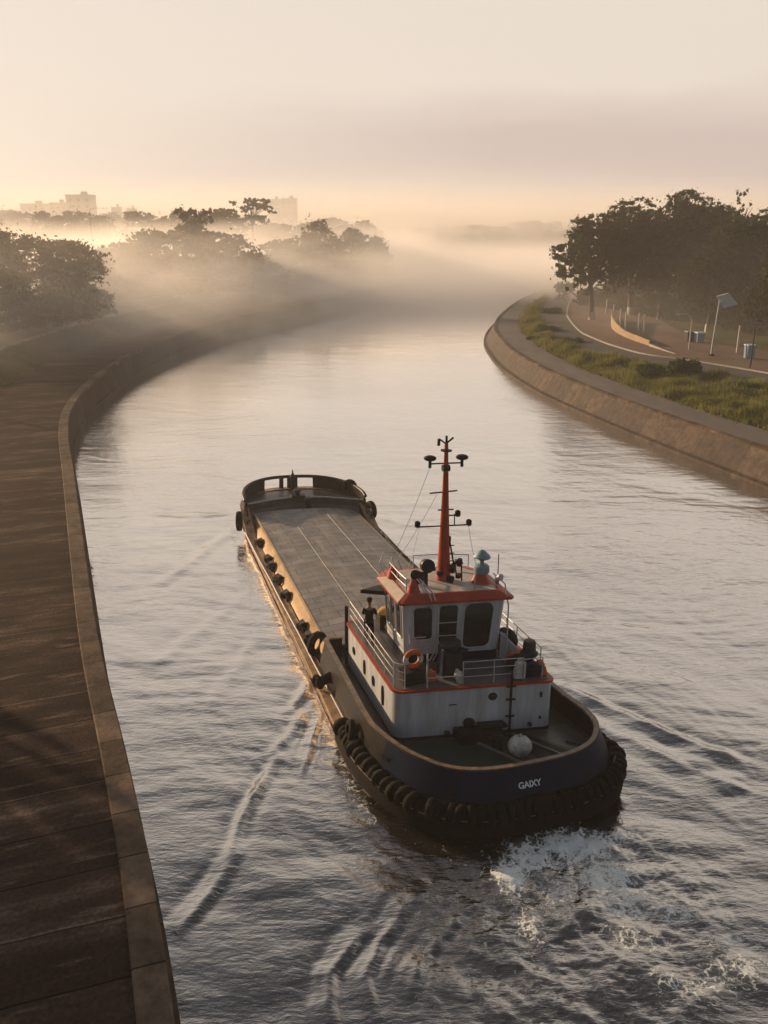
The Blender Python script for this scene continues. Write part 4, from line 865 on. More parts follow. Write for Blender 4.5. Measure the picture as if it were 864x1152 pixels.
# roof: rails, pedestals
c = MB()
def rail_loop(c, pts, h1, mid, r=.02, post_every=1):
    c.tube([(x, y, z + h1) for x, y, z in pts], r, 6)
    for m_ in mid: c.tube([(x, y, z + m_) for x, y, z in pts], r * .8, 6)
    for k in range(0, len(pts), post_every): c.tube([pts[k], (pts[k][0], pts[k][1], pts[k][2] + h1)], r, 6)
rail_loop(c, [(-1.65, 6.2, ZR), (-1.7, 7.0, ZR), (-1.7, 7.9, ZR), (-1.4, 8.5, ZR)], .55, (.28,))
c.build('roof_rail', 'rail', vessel); c = MB(); rail_loop(c, [(-.6, 8.6, ZR), (.5, 8.6, ZR), (1.4, 8.4, ZR)], .5, ())
c.build('roof_rail', 'rail', vessel); c = MB(); c.tube([(.75, 6.2, ZR), (.78, 6.2, ZR + .6), (.35, 6.4, ZR + .62)], .022, 6)
c.build('roof_rail', 'rail', vessel, True)
for x, y, h_ in ((-1.35, 6.35, .42), (-1.6, 7.8, .4), (1.15, 6.9, .34)):
    MB().lathe([(.24, 0), (.17, h_ * .5), (.10, h_), (.04, h_ + .02)], (x, y, ZR), 12).build('lamp_pedestal', 'red', vessel)
# searchlight & horn
s_ = MB().lathe([(.05, -.22), (.2, -.18), (.25, -.02), (.25, .1), (.22, .11)], (-.72, 6.8, ZR + .78), 18, (.1, -1, .1)); s_.tube([(-.72, 6.8, ZR), (-.72, 6.8, ZR + .6)], .035, 8); s_.build('searchlight', 'black', vessel)
s_ = MB().lathe([(.04, -.45), (.06, -.2), (.12, .0), (.24, .2), (.27, .24), (.22, .22)], (-1.0, 6.6, ZR + .52), 18, (-.75, -.6, -.05)); s_.tube([(-.75, 6.9, ZR), (-.8, 6.75, ZR + .5)], .04, 8); s_.build('horn', 'black', vessel)
# pale blue double dome antenna on red cone
MB().lathe([(.34, 0), (.22, .2), (.15, .36), (.13, .4)], (1.28, 6.9, ZR), 14).build('antenna_pedestal', 'red', vessel)
MB().lathe([(.02, .36), (.24, .37), (.27, .42), (.26, .62), (.20, .68), (.09, .70), (.07, .80), (.14, .90), (.27, .93), (.30, .98), (.24, 1.06), (.10, 1.2), (.02, 1.24)], (1.28, 6.9, ZR), 18).build('antenna_dome', 'paleblue', vessel)
c = MB().tube([(1.75, 6.6, ZR), (1.75, 6.6, ZR + .3)], .06, 8, r1=.04).tube([(1.75, 6.6, ZR + .3), (1.75, 6.6, ZR + 1.15)], .018, 6); c.build('whip_antenna', 'grey', vessel)
c = MB().tube([(1.5, 6.3, ZR + .25), (1.75, 6.2, ZR + .5)], .05, 8).lathe([(.05, -.12), (.12, .0), (.13, .1), (.02, .14)], (1.6, 6.2, ZR + .42), 12, (.5, -.7, .3)); c.build('floodlight', 'rail', vessel)
# mast
MX, MY = .08, 7.35
c = MB().tube([(MX, MY, ZR - .1), (MX, MY, ZR + .3), (MX, MY, 7.6), (MX, MY, 9.0), (MX, MY, 10.75)], [.27, .23, .16, .11, .06], 14); c.build('mast', 'red', vessel)
c = MB()
for z_, a_, b_ in ((10.02, -.55, .55), (8.95, -.55, .42), (8.32, -.25, .3), (7.72, -.95, .85), (8.1, .0, .45)):
    c.tube([(MX + a_, MY, z_), (MX + b_, MY, z_ + (.06 if z_ == 8.95 else 0))], .028, 6); c.build('mast_yard', 'bulwark', vessel); c = MB()
c.tube([(MX - .12, MY, 9.85), (MX + .12, MY, 9.85)], .12, 10); c.build('lamp_box', 'bulwark', vessel); c = MB(); c.lathe([(.1, 10.43), (.19, 10.46), (.19, 10.5), (.06, 10.53)], (MX, MY, 0), 12); c.build('mast_disc', 'bulwark', vessel); c = MB()
c.tube([(MX - .26, MY, 10.9), (MX - .02, MY, 10.72), (MX + .24, MY, 10.93)], .035, 6).tube([(MX, MY, 10.7), (MX, MY, 11.0)], .04, 6)
c.tube([(MX - .26, MY, 10.9), (MX - .27, MY, 10.66)], .05, 6)
c.build('mast_top_fitting', 'bulwark', vessel); c = MB()
c.tube([(MX + .35, MY, 7.72), (MX + .35, MY, 8.15)], .02, 6); c.build('lamp_stay', 'bulwark', vessel); c = MB()
c.tube([(MX + .16, MY - .1, 7.15), (MX + .3, MY - .1, 6.4), (MX + .45, MY - .1, 5.8)], .03, 6)
for z_ in (6.1, 6.4, 6.7, 7.0): c.tube([(MX, MY - .1, z_), (MX + .33, MY - .1, z_)], .02, 6)
c.build('mast_ladder', 'bulwark', vessel)
for x, z_, k in ((-.56, 10.1, 0), (.56, 10.1, 0), (-.97, 7.80, 1), (.87, 7.78, 1), (.46, 8.14, 1), (.14, 7.2, 1)):
    if k == 0: m_ = MB().ball((MX + x, MY, z_ + .12), .19, 14, (1.15, 1, .55)).tube([(MX + x, MY, z_ - .22), (MX + x, MY, z_ + .06)], .055, 8)
    else: m_ = MB().lathe([(.05, -.1), (.10, -.06), (.10, .1), (.05, .14), (.02, .15)], (MX + x, MY, z_), 10)
    m_.build('navigation_light', 'black', vessel)
c = MB(); rn = random.Random(3)
for k in range(10): c.box((MX + rn.uniform(-.5, .6), MY - .25 + rn.uniform(-.15, .15), ZR + rn.uniform(.08, .75)), (rn.uniform(.08, .24), .14, rn.uniform(.08, .24)), rz=rn.uniform(0, 1), ry=rn.uniform(-.5, .5))
c.tube([(MX + .55, MY - .3, ZR + .02), (MX + .52, MY - .3, ZR + .8)], .03, 6)
c.build('mast_foot_gear', 'black', vessel, False, .015)
def wire(a, b, sag=.15, n=10, r=.007):
    a = Vector(a); b = Vector(b); return [a.lerp(b, t) - Vector((0, 0, sag * 4 * t * (1 - t))) for t in np.linspace(0, 1, n)]
c = MB()
for a, b in (((MX - .56, MY, 9.9), (-1.65, 8.2, ZR + .3)), ((MX - .9, MY, 7.7), (-1.6, 6.6, ZR + .4)), ((MX + .86, MY, 7.7), (1.1, 6.9, ZR + .6)), ((MX - .3, MY, 8.9), (-1.75, 8.0, ZR + .1))): c.tube(wire(a, b), .008, 4)
c.build('rigging_wire', 'rail', vessel)
# bow-shaped hoop rails at roof's left front
c = MB().tube([(-1.75, 8.1, ZR - .1), (-1.95, 8.3, ZR + .4), (-1.75, 8.4, ZR + .75), (-1.3, 8.5, ZR + .7), (-1.15, 8.2, ZR + .1)], .022, 6); c.build('hoop_rail', 'rail', vessel)
# upper deck railing: left side, after gates, right side curve
def railing(name, pts, h1=.88, mids=(.3, .6)):
    c = MB(); rail_loop(c, pts, h1, mids, .017); return c.build(name, 'rail', vessel)
railing('railing', [(-2.62, 9.9, ZD), (-2.62, 8.8, ZD), (-2.62, 7.7, ZD), (-2.62, 6.6, ZD), (-2.62, 5.5, ZD), (-2.62, 4.55, ZD), (-2.35, 4.28, ZD)])
railing('railing', [(-.42, 4.25, ZD), (.62, 4.25, ZD), (1.62, 4.25, ZD)], .86)
railing('railing', [(1.62, 4.25, ZD), (2.3, 4.3, ZD)], .8, ())
railing('railing', [(-1.62, 4.25, ZD), (-.42, 4.25, ZD)], .35, ())
railing('railing', [(2.58, 4.9, ZD), (2.6, 5.8, ZD), (2.6, 6.7, ZD), (2.6, 7.6, ZD), (2.6, 8.5, ZD), (2.58, 9.9, ZD)])
c = MB().tube([(-1.62, 4.25, ZD), (-1.62, 4.25, ZD + 1.25)], .028, 6); c.build('stanchion', 'rail', vessel)
MB().tube([(-2.7, 10.1, ZD + .6), (-2.72, 10.12, 1.1)], .07, 8).build('corner_post', 'black', vessel)

done = set()
def skew_tree(o):
    for ch in o.children:
        if ch.type == 'MESH' and ch.data.name not in done and ch.name != 'name_lettering':
            done.add(ch.data.name)
            for vt in ch.data.vertices: vt.co.y = skew(vt.co.x, vt.co.y); vt.co.x += bias(vt.co.y)
        skew_tree(ch)
bpy.context.view_layer.update(); skew_tree(vessel)
# ------------------------------------------------------------------ loose things aboard
def aboard(name, label, cat, u, v, z, rz=0, group=None): return thing(name, label, cat, B(u, v, z), BR + rz, group)
def tyre_mesh(R_=.42, r=.15):
    m_ = MB(); n = 28; q = 12; rows = []
    for i_ in range(n):
        a = 2 * PI * i_ / n; row = []
        for k in range(q):
            t = 2 * PI * k / q; x = math.copysign(abs(math.cos(t)) ** .6, math.cos(t)) * r; y = math.copysign(abs(math.sin(t)) ** .6, math.sin(t)) * r * 1.05
            g = .012 if (i_ % 2 and x > r * .6) else 0
            row.append(((R_ + x - g) * math.cos(a), y, (R_ + x - g) * math.sin(a)))
        rows.append(row)
    rows.append(rows[0]); return m_.grid(rows, closed=True)
TY = tyre_mesh().mesh('tyre_fender', 'rubber', True)
TYB = tyre_mesh(.23, .12).mesh('tyre_fender', 'rubber', True)
# ring of tyres round the stern
sp = [(O0[k][0], O0[k][1]) for k in order if vO[k] < 6.3]
# resample
sp = np.array(sp); ss = np.concatenate([[0], np.cumsum(np.linalg.norm(np.diff(sp, axis=0), axis=1))]); N_T = 56
rn = random.Random(5)
for k in range(N_T):
    s0 = .25 + (ss[-1] - .5) * k / (N_T - 1); x = np.interp(s0, ss, sp[:, 0]); y = np.interp(s0, ss, sp[:, 1])
    x2 = np.interp(s0 + .1, ss, sp[:, 0]); y2 = np.interp(s0 + .1, ss, sp[:, 1]); ta = math.atan2(y2 - y, x2 - x)
    nx, ny = math.sin(ta), -math.cos(ta)
    if nx * x + ny * (y - 4) < 0: nx, ny = -nx, -ny
    sk = -.15 + rn.uniform(-.03, .04)
    o = link('tyre_fender', TYB, None, B(x + nx * sk, y + ny * sk, .80 + rn.uniform(-.04, .05)))
    # edge-on, so that treads face outboard like a packed row
    o.rotation_euler = (rn.uniform(-.1, .1), rn.uniform(0, 6), BR + ta + R(90) * .8 + rn.uniform(-.35, .35)); f_ = rn.uniform(.85, 1.12); o.scale = (f_, f_, f_)
    tag(o, 'black fender tyre on the tug stern, ' + (ordn(k + 1) + ' from the left end of the row' if k < N_T // 2 else ordn(N_T - k) + ' from the right end of the row'), 'tyre', 'tyres packed around the stern')
def fender(u, v, z, rz, label, R_=1.0, tilt=0):
    o = link('tyre_fender', TY, None, B(u, v, z)); o.rotation_euler = (tilt, 0, BR + rz); o.scale = (R_, R_, R_)
    return tag(o, label, 'tyre')
fender(-3.92, 29.3, 1.05, R(75), 'black tyre hanging at the left corner of the far bow', 1.05)
fender(3.15, 31.2, 2.35, R(-40), 'black tyre hung high on the right side of the far bow', .85)
fender(3.78, 28.9, 1.5, R(-80), 'black tyre at the right corner where the bow meets the cargo hatch', 1.0)
fender(-3.5, 11.75, 1.25, R(35), 'large black tyre leaning at the front left corner of the tug bulwark', .95)
fender(-4.02, 4.9, 1.2, R(85), 'small black tyre hung on the left flank just ahead of the stern fender row', .7, .2)
t = aboard('cylinder_fender', 'black cylindrical rubber fender lying against the left bulwark below the big tyre', 'fender', -3.75, 9.0, .95, R(8))
MB().lathe([(.12, -.55), (.19, -.5), (.2, 0), (.19, .5), (.12, .55)], (0, 0, .15), 14, (.9, .25, .1)).build('body', 'rubber', t)
MB().torus((-.45, -.12, .15), .25, .07, (.9, .3, .1)).build('collar', 'rubber', t)
# buoy
t = aboard('mooring_buoy', 'round scuffed white buoy resting on the after deck', 'buoy', .62, 2.55, 1.11)
MB().ball((0, 0, .40), .38, 24, (1.05, 1.05, .95)).build('float', 'buoy', t); MB().torus((0, 0, .8), .06, .02, (0, 1, 0)).build('eye', 'grey', t)
# locker / exhaust cabinet
t = aboard('deck_locker', 'tall dark cabinet with rounded top standing behind the wheelhouse', 'locker', -.5, 5.1, ZD)
MB().box((0, 0, .55), (.76, .6, 1.1), taper=.94).build('body', 'blue', t, False, .06)
MB().lathe([(.34, 0), (.38, .04), (.38, .14), (.30, .2), (.28, .21)], (0, 0, 1.10), 20).build('lid', 'dkgrey', t)
MB().box((0, -.31, .55), (.55, .03, .8)).build('door', 'dkgrey', t, False, .01)
# white canister on rail & jerrycan
t = aboard('white_canister', 'slim white plastic canister propped against the dark locker', 'canister', -.42, 4.45, ZD, R(0))
MB().lathe([(.12, 0), (.14, .05), (.14, .38), (.07, .46), (.05, .52)], (0, 0, 0), 12, (-.25, .1, 1)).build('bottle', 'buoy', t)
t = aboard('jerrycan', 'white plastic jerrycan hanging at the right end of the after railing', 'jerrycan', 1.62, 4.42, ZD)
MB().box((0, 0, .34), (.42, .26, .62), ry=.08, taper=.85).build('can', 'buoy', t, False, .05); MB().tube([(-.1, 0, .64), (-.08, 0, .74), (.08, 0, .74), (.1, 0, .64)], .025, 6).build('handle', 'buoy', t)
# dark bundles and orange gear on the right
def bundle(label, u, v, z, r, m, sc_=(1, 1, 1), seed=1, name='gear_bag', cat='bag'):
    t = aboard(name, label, cat, u, v, z)
    MB().ball((0, 0, r * sc_[2] * .9), r, 20, sc_, .09, seed).build('sack', m, t); MB().torus((0, 0, r * sc_[2] * 1.75), r * .28, r * .09).build('tie', m, t); return t
bundle('big black sack beside the right side of the wheelhouse', 2.15, 6.6, ZD, .46, 'cloth_dark', (.95, .95, 1.0), 1)
bundle('crumpled orange tarpaulin bundle behind the right wheelhouse corner', 1.95, 5.25, ZD, .40, 'orange', (1.1, .9, .8), 2, 'tarpaulin', 'tarpaulin')
bundle('round black sack just above the white jerrycan', 1.72, 4.8, ZD + .12, .33, 'cloth_dark', (1.1, .9, 1), 3)
bundle('low dark blue sack in the right after corner of the upper deck', 2.15, 4.6, ZD, .34, 'blue', (1.2, .8, .75), 4)
t = aboard('ventilator', 'dark mushroom ventilator standing in the right after corner of the upper deck', 'ventilator', 2.3, 5.1, ZD)
MB().lathe([(.16, 0), (.16, .55), (.18, .56)], (0, 0, 0), 16).build('neck', 'dkgrey', t)
MB().lathe([(.12, .5), (.30, .54), (.32, .62), (.24, .70), (.22, 1.02), (.19, 1.08), (.05, 1.1)], (0, 0, 0), 18).build('cowl', 'dkgrey', t)
t = aboard('orange_crate', 'orange folded life vests at the far right end of the after rail', 'life vests', 2.5, 4.7, ZD)
MB().box((0, 0, .16), (.32, .5, .3), rz=.2, taper=.8).box((.02, .02, .38), (.26, .4, .16), rz=-.2, taper=.8).build('vests', 'orange', t, False, .05)
# life ring on black box, left after corner
t = aboard('storage_box', 'low black box under the life ring in the left after corner', 'box', -1.95, 4.72, ZD)
MB().box((0, 0, .22), (.8, .5, .44)).build('box', 'black', t, False, .03); MB().box((0, 0, .47), (.86, .55, .05)).build('lid', 'dkgrey', t, False, .01)
t = aboard('life_ring', 'orange and white life ring propped upright in the left after corner', 'life ring', -1.92, 4.74, ZD + .5)
def ring_seg(a0, a1, m_, nm):
    n = 12; MB().tube([(.27 * math.cos(a), 0, .36 + .27 * math.sin(a)) for a in np.linspace(a0, a1, n)], .095, 10).build(nm, m_, t)
for k in range(4):
    ring_seg(k * PI / 2 + PI / 4 - .48 - PI/4, k * PI / 2 + PI / 4 + .48 - PI/4, 'orange' if k % 2 else 'buoy', 'ring_segment'); ring_seg(k * PI / 2 + PI / 2 - .32 - PI/4 + 0, k * PI / 2 + PI / 2 + .32 - PI/4, 'orange', 'ring_segment')
t = aboard('red_canister', 'squat orange fuel can beside the life ring', 'fuel can', -1.3, 4.72, ZD)
MB().box((0, 0, .2), (.3, .24, .4), taper=.9).build('can', 'orange', t, False, .04); MB().lathe([(.04, .4), (.05, .46), (.02, .48)], (.07, 0, 0), 10).build('cap', 'black', t)
# crate with yellow tarp
t = aboard('tarp_covered_crate', 'dark crate with a mustard yellow tarp over its top, front of upper deck', 'crate', -1.25, 9.35, ZD)
MB().box((0, 0, .28), (.95, .6, .56)).build('crate', 'black', t, False, .02)
MB().ball((0, 0, .62), .5, 18, (.98, .66, .36), .07, 8).build('tarp', 'yellow', t)
bundle('small pale sack against the left foot of the wheelhouse', -1.35, 8.9, ZD, .2, 'cloth_pale', (1.1, 1, .9), 9)

# ------------------------------------------------------------------ person at the left rail
def skin_mesh(name, verts, edges, radii, m, parent, lv=2, root=0):
    me = bpy.data.meshes.new(name); me.from_pydata(verts, edges, []); me.materials.append(M[m])
    o = bpy.data.objects.new(name, me); col.objects.link(o); o.parent = parent
    md = o.modifiers.new('skin', 'SKIN'); md.use_smooth_shade = True
    lay = me.skin_vertices[0] if me.skin_vertices else None
    if lay is None:
        bpy.context.view_layer.objects.active = o; bpy.ops.mesh.customdata_skin_add(); lay = me.skin_vertices[0]
    for k, r_ in enumerate(radii):
        lay.data[k].radius = r_ if isinstance(r_, tuple) else (r_, r_); lay.data[k].use_root = (k == root)
    s_ = o.modifiers.new('sub', 'SUBSURF'); s_.levels = lv; s_.render_levels = lv
    return o
def person(u, v, z, face):
    t = aboard('person', 'person in dark jacket and cap bending forward by the left railing, holding a pale cloth', 'person', u, v, z, face)
    # local: faces +y ; leaning forward
    Vt = [(0, 0, .92), (0, .04, 1.06), (0, .13, 1.26), (0, .20, 1.40), (0, .25, 1.48), (0, .30, 1.57), (0, .33, 1.68),   # 0-6 spine..head
          (-.10, 0, .88), (-.12, .04, .50), (-.12, -.02, .09), (-.13, .14, .045),           # 7-10
          (.10, 0, .88), (.13, .10, .50), (.12, .10, .09), (.13, .26, .045),                 # 11-14
          (-.19, .18, 1.38), (-.26, .30, 1.14), (-.16, .50, 1.08), (-.13, .56, 1.07),         # 15-18
          (.19, .18, 1.38), (.27, .30, 1.14), (.16, .50, 1.10), (.13, .56, 1.09)]
    E = [(0, 1), (1, 2), (2, 3), (3, 4), (4, 5), (5, 6), (0, 7), (7, 8), (8, 9), (9, 10), (0, 11), (11, 12), (12, 13), (13, 14), (3, 15), (15, 16), (16, 17), (17, 18), (3, 19), (19, 20), (20, 21), (21, 22)]
    Rr = [(.15, .11), (.14, .10), (.16, .11), (.14, .09), .055, .085, .088, .09, .06, .04, .035, .09, .06, .04, .035, .055, .042, .028, .03, .055, .042, .028, .03]
    fi = 23
    for sg, w in ((-1, 18), (1, 22)):
        wx, wy, wz = Vt[w]
        for k, ln in enumerate((.075, .085, .08, .065)):
            b = (wx - sg * (-.03 + k * .02) * 1, wy + .05, wz - .01); c_ = (b[0], b[1] + ln * .6, b[2] - .015); d_ = (c_[0], c_[1] + ln * .3, c_[2] - ln * .5)
            Vt += [b, c_, d_]; E += [(w, fi), (fi, fi + 1), (fi + 1, fi + 2)]; Rr += [.010, .009, .008]; fi += 3
        Vt += [(wx - sg * .05, wy + .02, wz + .01), (wx - sg * .065, wy + .06, wz)]; E += [(w, fi), (fi, fi + 1)]; Rr += [.012, .010]; fi += 2
    skin_mesh('body', Vt, E, Rr, 'skin', t)
    # face: nose, ears, eyes
    MB().ball((0, .425, 1.645), .018, 8, (.8, 1, 1.4)).ball((-.088, .33, 1.65), .022, 8, (.5, 1, 1.4)).ball((.088, .33, 1.65), .022, 8, (.5, 1, 1.4)).build('nose_and_ears', 'skin', t)
    MB().ball((-.032, .408, 1.668), .011, 8).ball((.032, .408, 1.668), .011, 8).box((0, .412, 1.605), (.045, .01, .008)).build('eyes_and_mouth', 'black', t)
    MB().ball((0, .30, 1.70), .105, 16, (.95, 1.05, .85)).build('hair', 'black', t)
    MB().lathe([(.112, 0), (.112, .05), (.085, .10), (.03, .115)], (0, .31, 1.72), 18, (0, .15, 1)).slab([(-.08, .38, 1.73), (.08, .38, 1.73), (.06, .48, 1.715), (-.06, .48, 1.715)], (0, 0, 1), .012).build('cap', 'cloth_dark', t)
    J = [0, 1, 2, 3, 15, 16, 17, 19, 20, 21]; mp_ = {k: i_ for i_, k in enumerate(J)}
    skin_mesh('jacket', [Vt[k] for k in J], [(mp_[a], mp_[b]) for a, b in E if a in mp_ and b in mp_], [(.185, .135), (.175, .13), (.19, .135), (.16, .11), .075, .062, .045, .075, .062, .045], 'cloth_dark', t)
    J = [0, 7, 8, 9, 11, 12, 13]; mp_ = {k: i_ for i_, k in enumerate(J)}
    skin_mesh('trousers', [Vt[k] for k in J], [(mp_[a], mp_[b]) for a, b in E if a in mp_ and b in mp_], [(.17, .13), .11, .08, .06, .11, .08, .06], 'cloth_dark', t)
    for x, y in ((-.125, .07), (.125, .19)): MB().box((x, y, .05), (.10, .28, .10), taper=.8).build('shoe', 'black', t, False, .03)
    return t
person(-2.46, 7.9, ZD, R(-22)).scale = (.95, .95, .95)
bundle('pale crumpled cloth held by the person in dark clothes', -2.27, 8.4, ZD + .93, .14, 'cloth_pale', (1.5, 1, .8), 12, 'cloth', 'cloth')

# ------------------------------------------------------------------ trees
def leaf_cloud(rng, lobes, n, size):
    """lobes: (cx,cy,cz,rx,ry,rz,weight)"""
    w = np.array([l[6] for l in lobes], float); w /= w.sum(); cnt = (w * n).astype(int); Vs = []
    C = []
    cnt = (cnt * 2.4).astype(int)
    for l, c in zip(lobes, cnt):
        d = rng.normal(size=(c, 3)); d /= np.linalg.norm(d, axis=1)[:, None]
        # small clumps on and inside the lobe
        nc = max(4, c // 30); cd = rng.normal(size=(nc, 3)); cd /= np.linalg.norm(cd, axis=1)[:, None]; cr = rng.uniform(.45, 1.05, (nc, 1)) ** .6
        cc = cd * cr; pick = rng.integers(0, nc, c)
        p = cc[pick] + d * np.abs(rng.normal(0, .15, (c, 1))) * (1 + 1.2 * (rng.random((c, 1)) < .15))
        C.append(p * np.array(l[3:6]) + np.array(l[:3]))
    C = np.concatenate(C); n = len(C); size = size * .95
    a = rng.normal(size=(n, 3)); a /= np.linalg.norm(a, axis=1)[:, None]; b = np.cross(a, rng.normal(size=(n, 3))); b /= np.linalg.norm(b, axis=1)[:, None]
    s = rng.uniform(.5, 1.2, (n, 1)) * size
    V = np.stack([C - a * s, C - b * s * .55, C + a * s, C + b * s * .55], 1).reshape(-1, 3)
    Fq = np.arange(4 * n).reshape(-1, 4); return V, Fq
def make_tree(name, label, cat, seed, H, Rr, kind, leaf='leaf', group=None, loc=(0, 0, 0), n=7000, size=.30, trunk_m='trunk', wash=False):
    rng = np.random.default_rng(seed); t = thing(name, label, cat, loc, 0, group); tb = MB(); lobes = []
    tr = max(.12, H * .022)
    if kind == 'spread':
        fork = H * .34; k = 15
        bend = rng.uniform(-.04, .04, 2) * H
        tb.tube([(0, 0, -.3), (bend[0] * .4, bend[1] * .4, fork * .5), (bend[0], bend[1], fork)], [tr * 1.5, tr * 1.05, tr * .9], 8)
        for i_ in range(k):
            a = 2 * PI * i_ / k * 1.7 + rng.uniform(-.3, .3); rad = Rr * rng.uniform(.3, .82); zc = H * (rng.uniform(.80, .9) if rad < Rr * .5 else rng.uniform(.58, .80))
            x, y = rad * math.cos(a), rad * math.sin(a)
            tb.tube([(bend[0], bend[1], fork * .95), (x * .45, y * .45, fork + (zc - fork) * .55), (x * .9, y * .9, zc - H * .03)], [tr * .6, tr * .38, tr * .16], 6)
            for q in range(4):
                aa = a + rng.uniform(-.9, .9); xx, yy = x + Rr * .2 * math.cos(aa) * q / 2, y + Rr * .2 * math.sin(aa) * q / 2
                tb.tube([(x * .7, y * .7, zc - H * .08), (xx, yy, zc + H * .02)], [tr * .18, tr * .06], 5)
            lobes.append((x, y, zc, Rr * rng.uniform(.26, .38), Rr * rng.uniform(.26, .38), H * rng.uniform(.05, .085), 1))
            lobes.append((x * .75 + rng.uniform(-.1, .1) * Rr, y * .75, zc - H * .16, Rr * .34, Rr * .34, H * .12, .7))
            lobes.append((x * .9, y * .9, H * rng.uniform(.34, .5), Rr * .26, Rr * .26, H * .10, .45))
            lobes.append((x * 1.15, y * 1.15, zc - H * .07, Rr * .16, Rr * .16, H * .05, .3))
        lobes.append((0, 0, H * .92, Rr * .3, Rr * .3, H * .07, 1))
    elif kind == 'bushy':
        tb.tube([(0, 0, -.3), (.02 * H, 0, H * .4), (0, .02 * H, H * .8)], [tr * 1.4, tr, tr * .3], 8)
        for i_ in range(22):
            th = rng.uniform(0, 2 * PI); zc = H * rng.uniform(.12, .88); rad = Rr * .72 * math.sqrt(max(.05, 1 - ((zc / H - .5) / .52) ** 2)) * rng.uniform(.5, 1)
            x, y = rad * math.cos(th), rad * math.sin(th); tb.tube([(0, 0, zc * .6), (x * .8, y * .8, zc)], [tr * .4, tr * .12], 5)
            lobes.append((x, y, zc, Rr * rng.uniform(.28, .42), Rr * rng.uniform(.28, .42), H * rng.uniform(.09, .16), 1))
        lobes.append((0, 0, H * .55, Rr * .65, Rr * .65, H * .38, 3.5)); lobes.append((0, 0, H * .9, Rr * .3, Rr * .3, H * .09, .7))
    else:   # sparse
        tb.tube([(0, 0, -.3), (.03 * H, 0, H * .5), (-.02 * H, 0, H * .85)], [tr, tr * .7, tr * .3], 8)
        for i_ in range(26):
            th = rng.uniform(0, 2 * PI); zc = H * rng.uniform(.6, .98); rad = Rr * rng.uniform(.2, .95) * (1.1 - abs(zc / H - .75)); x, y = rad * math.cos(th), rad * math.sin(th)
            tb.tube([(.02 * H, 0, H * rng.uniform(.45, .7)), (x * .5, y * .5, zc - H * .08), (x, y, zc)], [tr * .4, tr * .2, tr * .08], 5)
            lobes.append((x, y, zc, Rr * .20, Rr * .20, H * .035, 1))
    V, Fq = leaf_cloud(rng, lobes, n, size)
    link('crown', np_mesh('crown', V, Fq, leaf), t)
    tr_o = tb.build('trunk', 'trunk', t, fix=False)
    if wash: MB().lathe([(tr * 1.58, 0), (tr * 1.5, .4), (tr * 1.35, 1.5)], (0, 0, 0), 10).build('painted_band', 'whitewash', tr_o)
    return t
def place_by(px, Y, ytop):
    X = xat(px, Y, 8); g = gz(X, Y); zt_ = zat(ytop, Y); return (X, Y, g - .1), zt_ - g
def tree_at(px, Y, ytop, hwpx, kind, label, seed, group, n=7000, size=.3, leaf='leaf', wash=False, name='tree'):
    loc, H = place_by(px, Y, ytop); return make_tree(name, label, 'tree', seed, H, hwpx * Y / F_PX * 1.02, kind, leaf, group, loc, n, size, wash=wash)
# right bank: spreading trees
G1 = 'trees in the park on the right bank'
for a in [(668, 150, 236, 46, 'spread', 'leftmost spreading tree on the right bank, leaning out toward the river', 11, 9000, .30, True),
          (712, 158, 220, 52, 'spread', 'spreading dark tree second from the river on the right bank', 12, 10000, .30, True),
          (765, 165, 211, 50, 'spread', 'tallest broad dark tree in the middle of the right bank park', 13, 11000, .32, True),
          (822, 150, 205, 19, 'spread', 'thin small-crowned tree poking above the right bank canopy', 14, 3000, .24, False),
          (835, 140, 238, 50, 'spread', 'broad dark tree behind the solar lamp on the right bank', 15, 10000, .30, True),
          (880, 118, 262, 40, 'bushy', 'dense tree cut by the right edge of the photo', 16, 8000, .28, False),
          (790, 185, 222, 45, 'spread', 'dark tree behind the tallest broad tree on the right bank', 17, 8000, .34, False),
          (860, 180, 232, 45, 'spread', 'dark tree far back at the right edge', 18, 8000, .34, False),
          (735, 200, 240, 45, 'bushy', 'bushy tree at the back of the park, left of centre', 19, 7000, .34, False),
          (800, 200, 248, 60, 'bushy', 'wide bushy tree closing the back of the park', 20, 8000, .36, False),
          (745, 150, 262, 40, 'spread', 'lower spreading tree in front of the park canopy', 25, 8000, .28, True),
          (800, 132, 275, 38, 'spread', 'low spreading tree behind the solar street lamp', 26, 8000, .26, True),
          (700, 172, 300, 22, 'bushy', 'small bushy tree at the edge of the road bend', 27, 3500, .26, True)]:
    tree_at(a[0], a[1], a[2], a[3], a[4], a[5], a[6], G1, n=a[7], size=a[8], wash=a[9])
tree_at(636, 190, 316, 14, 'bushy', 'low shrub by the river under the leftmost spreading tree', 28, G1, n=2000, size=.2, leaf='bushleaf', name='shrub')
for k, a in enumerate([(745, 176, 305, 40), (792, 168, 300, 40), (846, 152, 296, 44), (700, 190, 322, 30), (770, 150, 335, 24), (858, 130, 318, 30)]):
    tree_at(a[0], a[1], a[2], a[3], 'bushy', ['dark undergrowth mass behind the white posts, centre', 'dark undergrowth behind the pale flat street lamp', 'dark undergrowth behind the solar lamp panel', 'undergrowth at the far road bend behind the gate posts', 'small dark shrub under the broadest park tree', 'leafy dark shrub at the right edge above the blue bin'][k], 70 + k, 'undergrowth in the park', n=6000, size=.3)
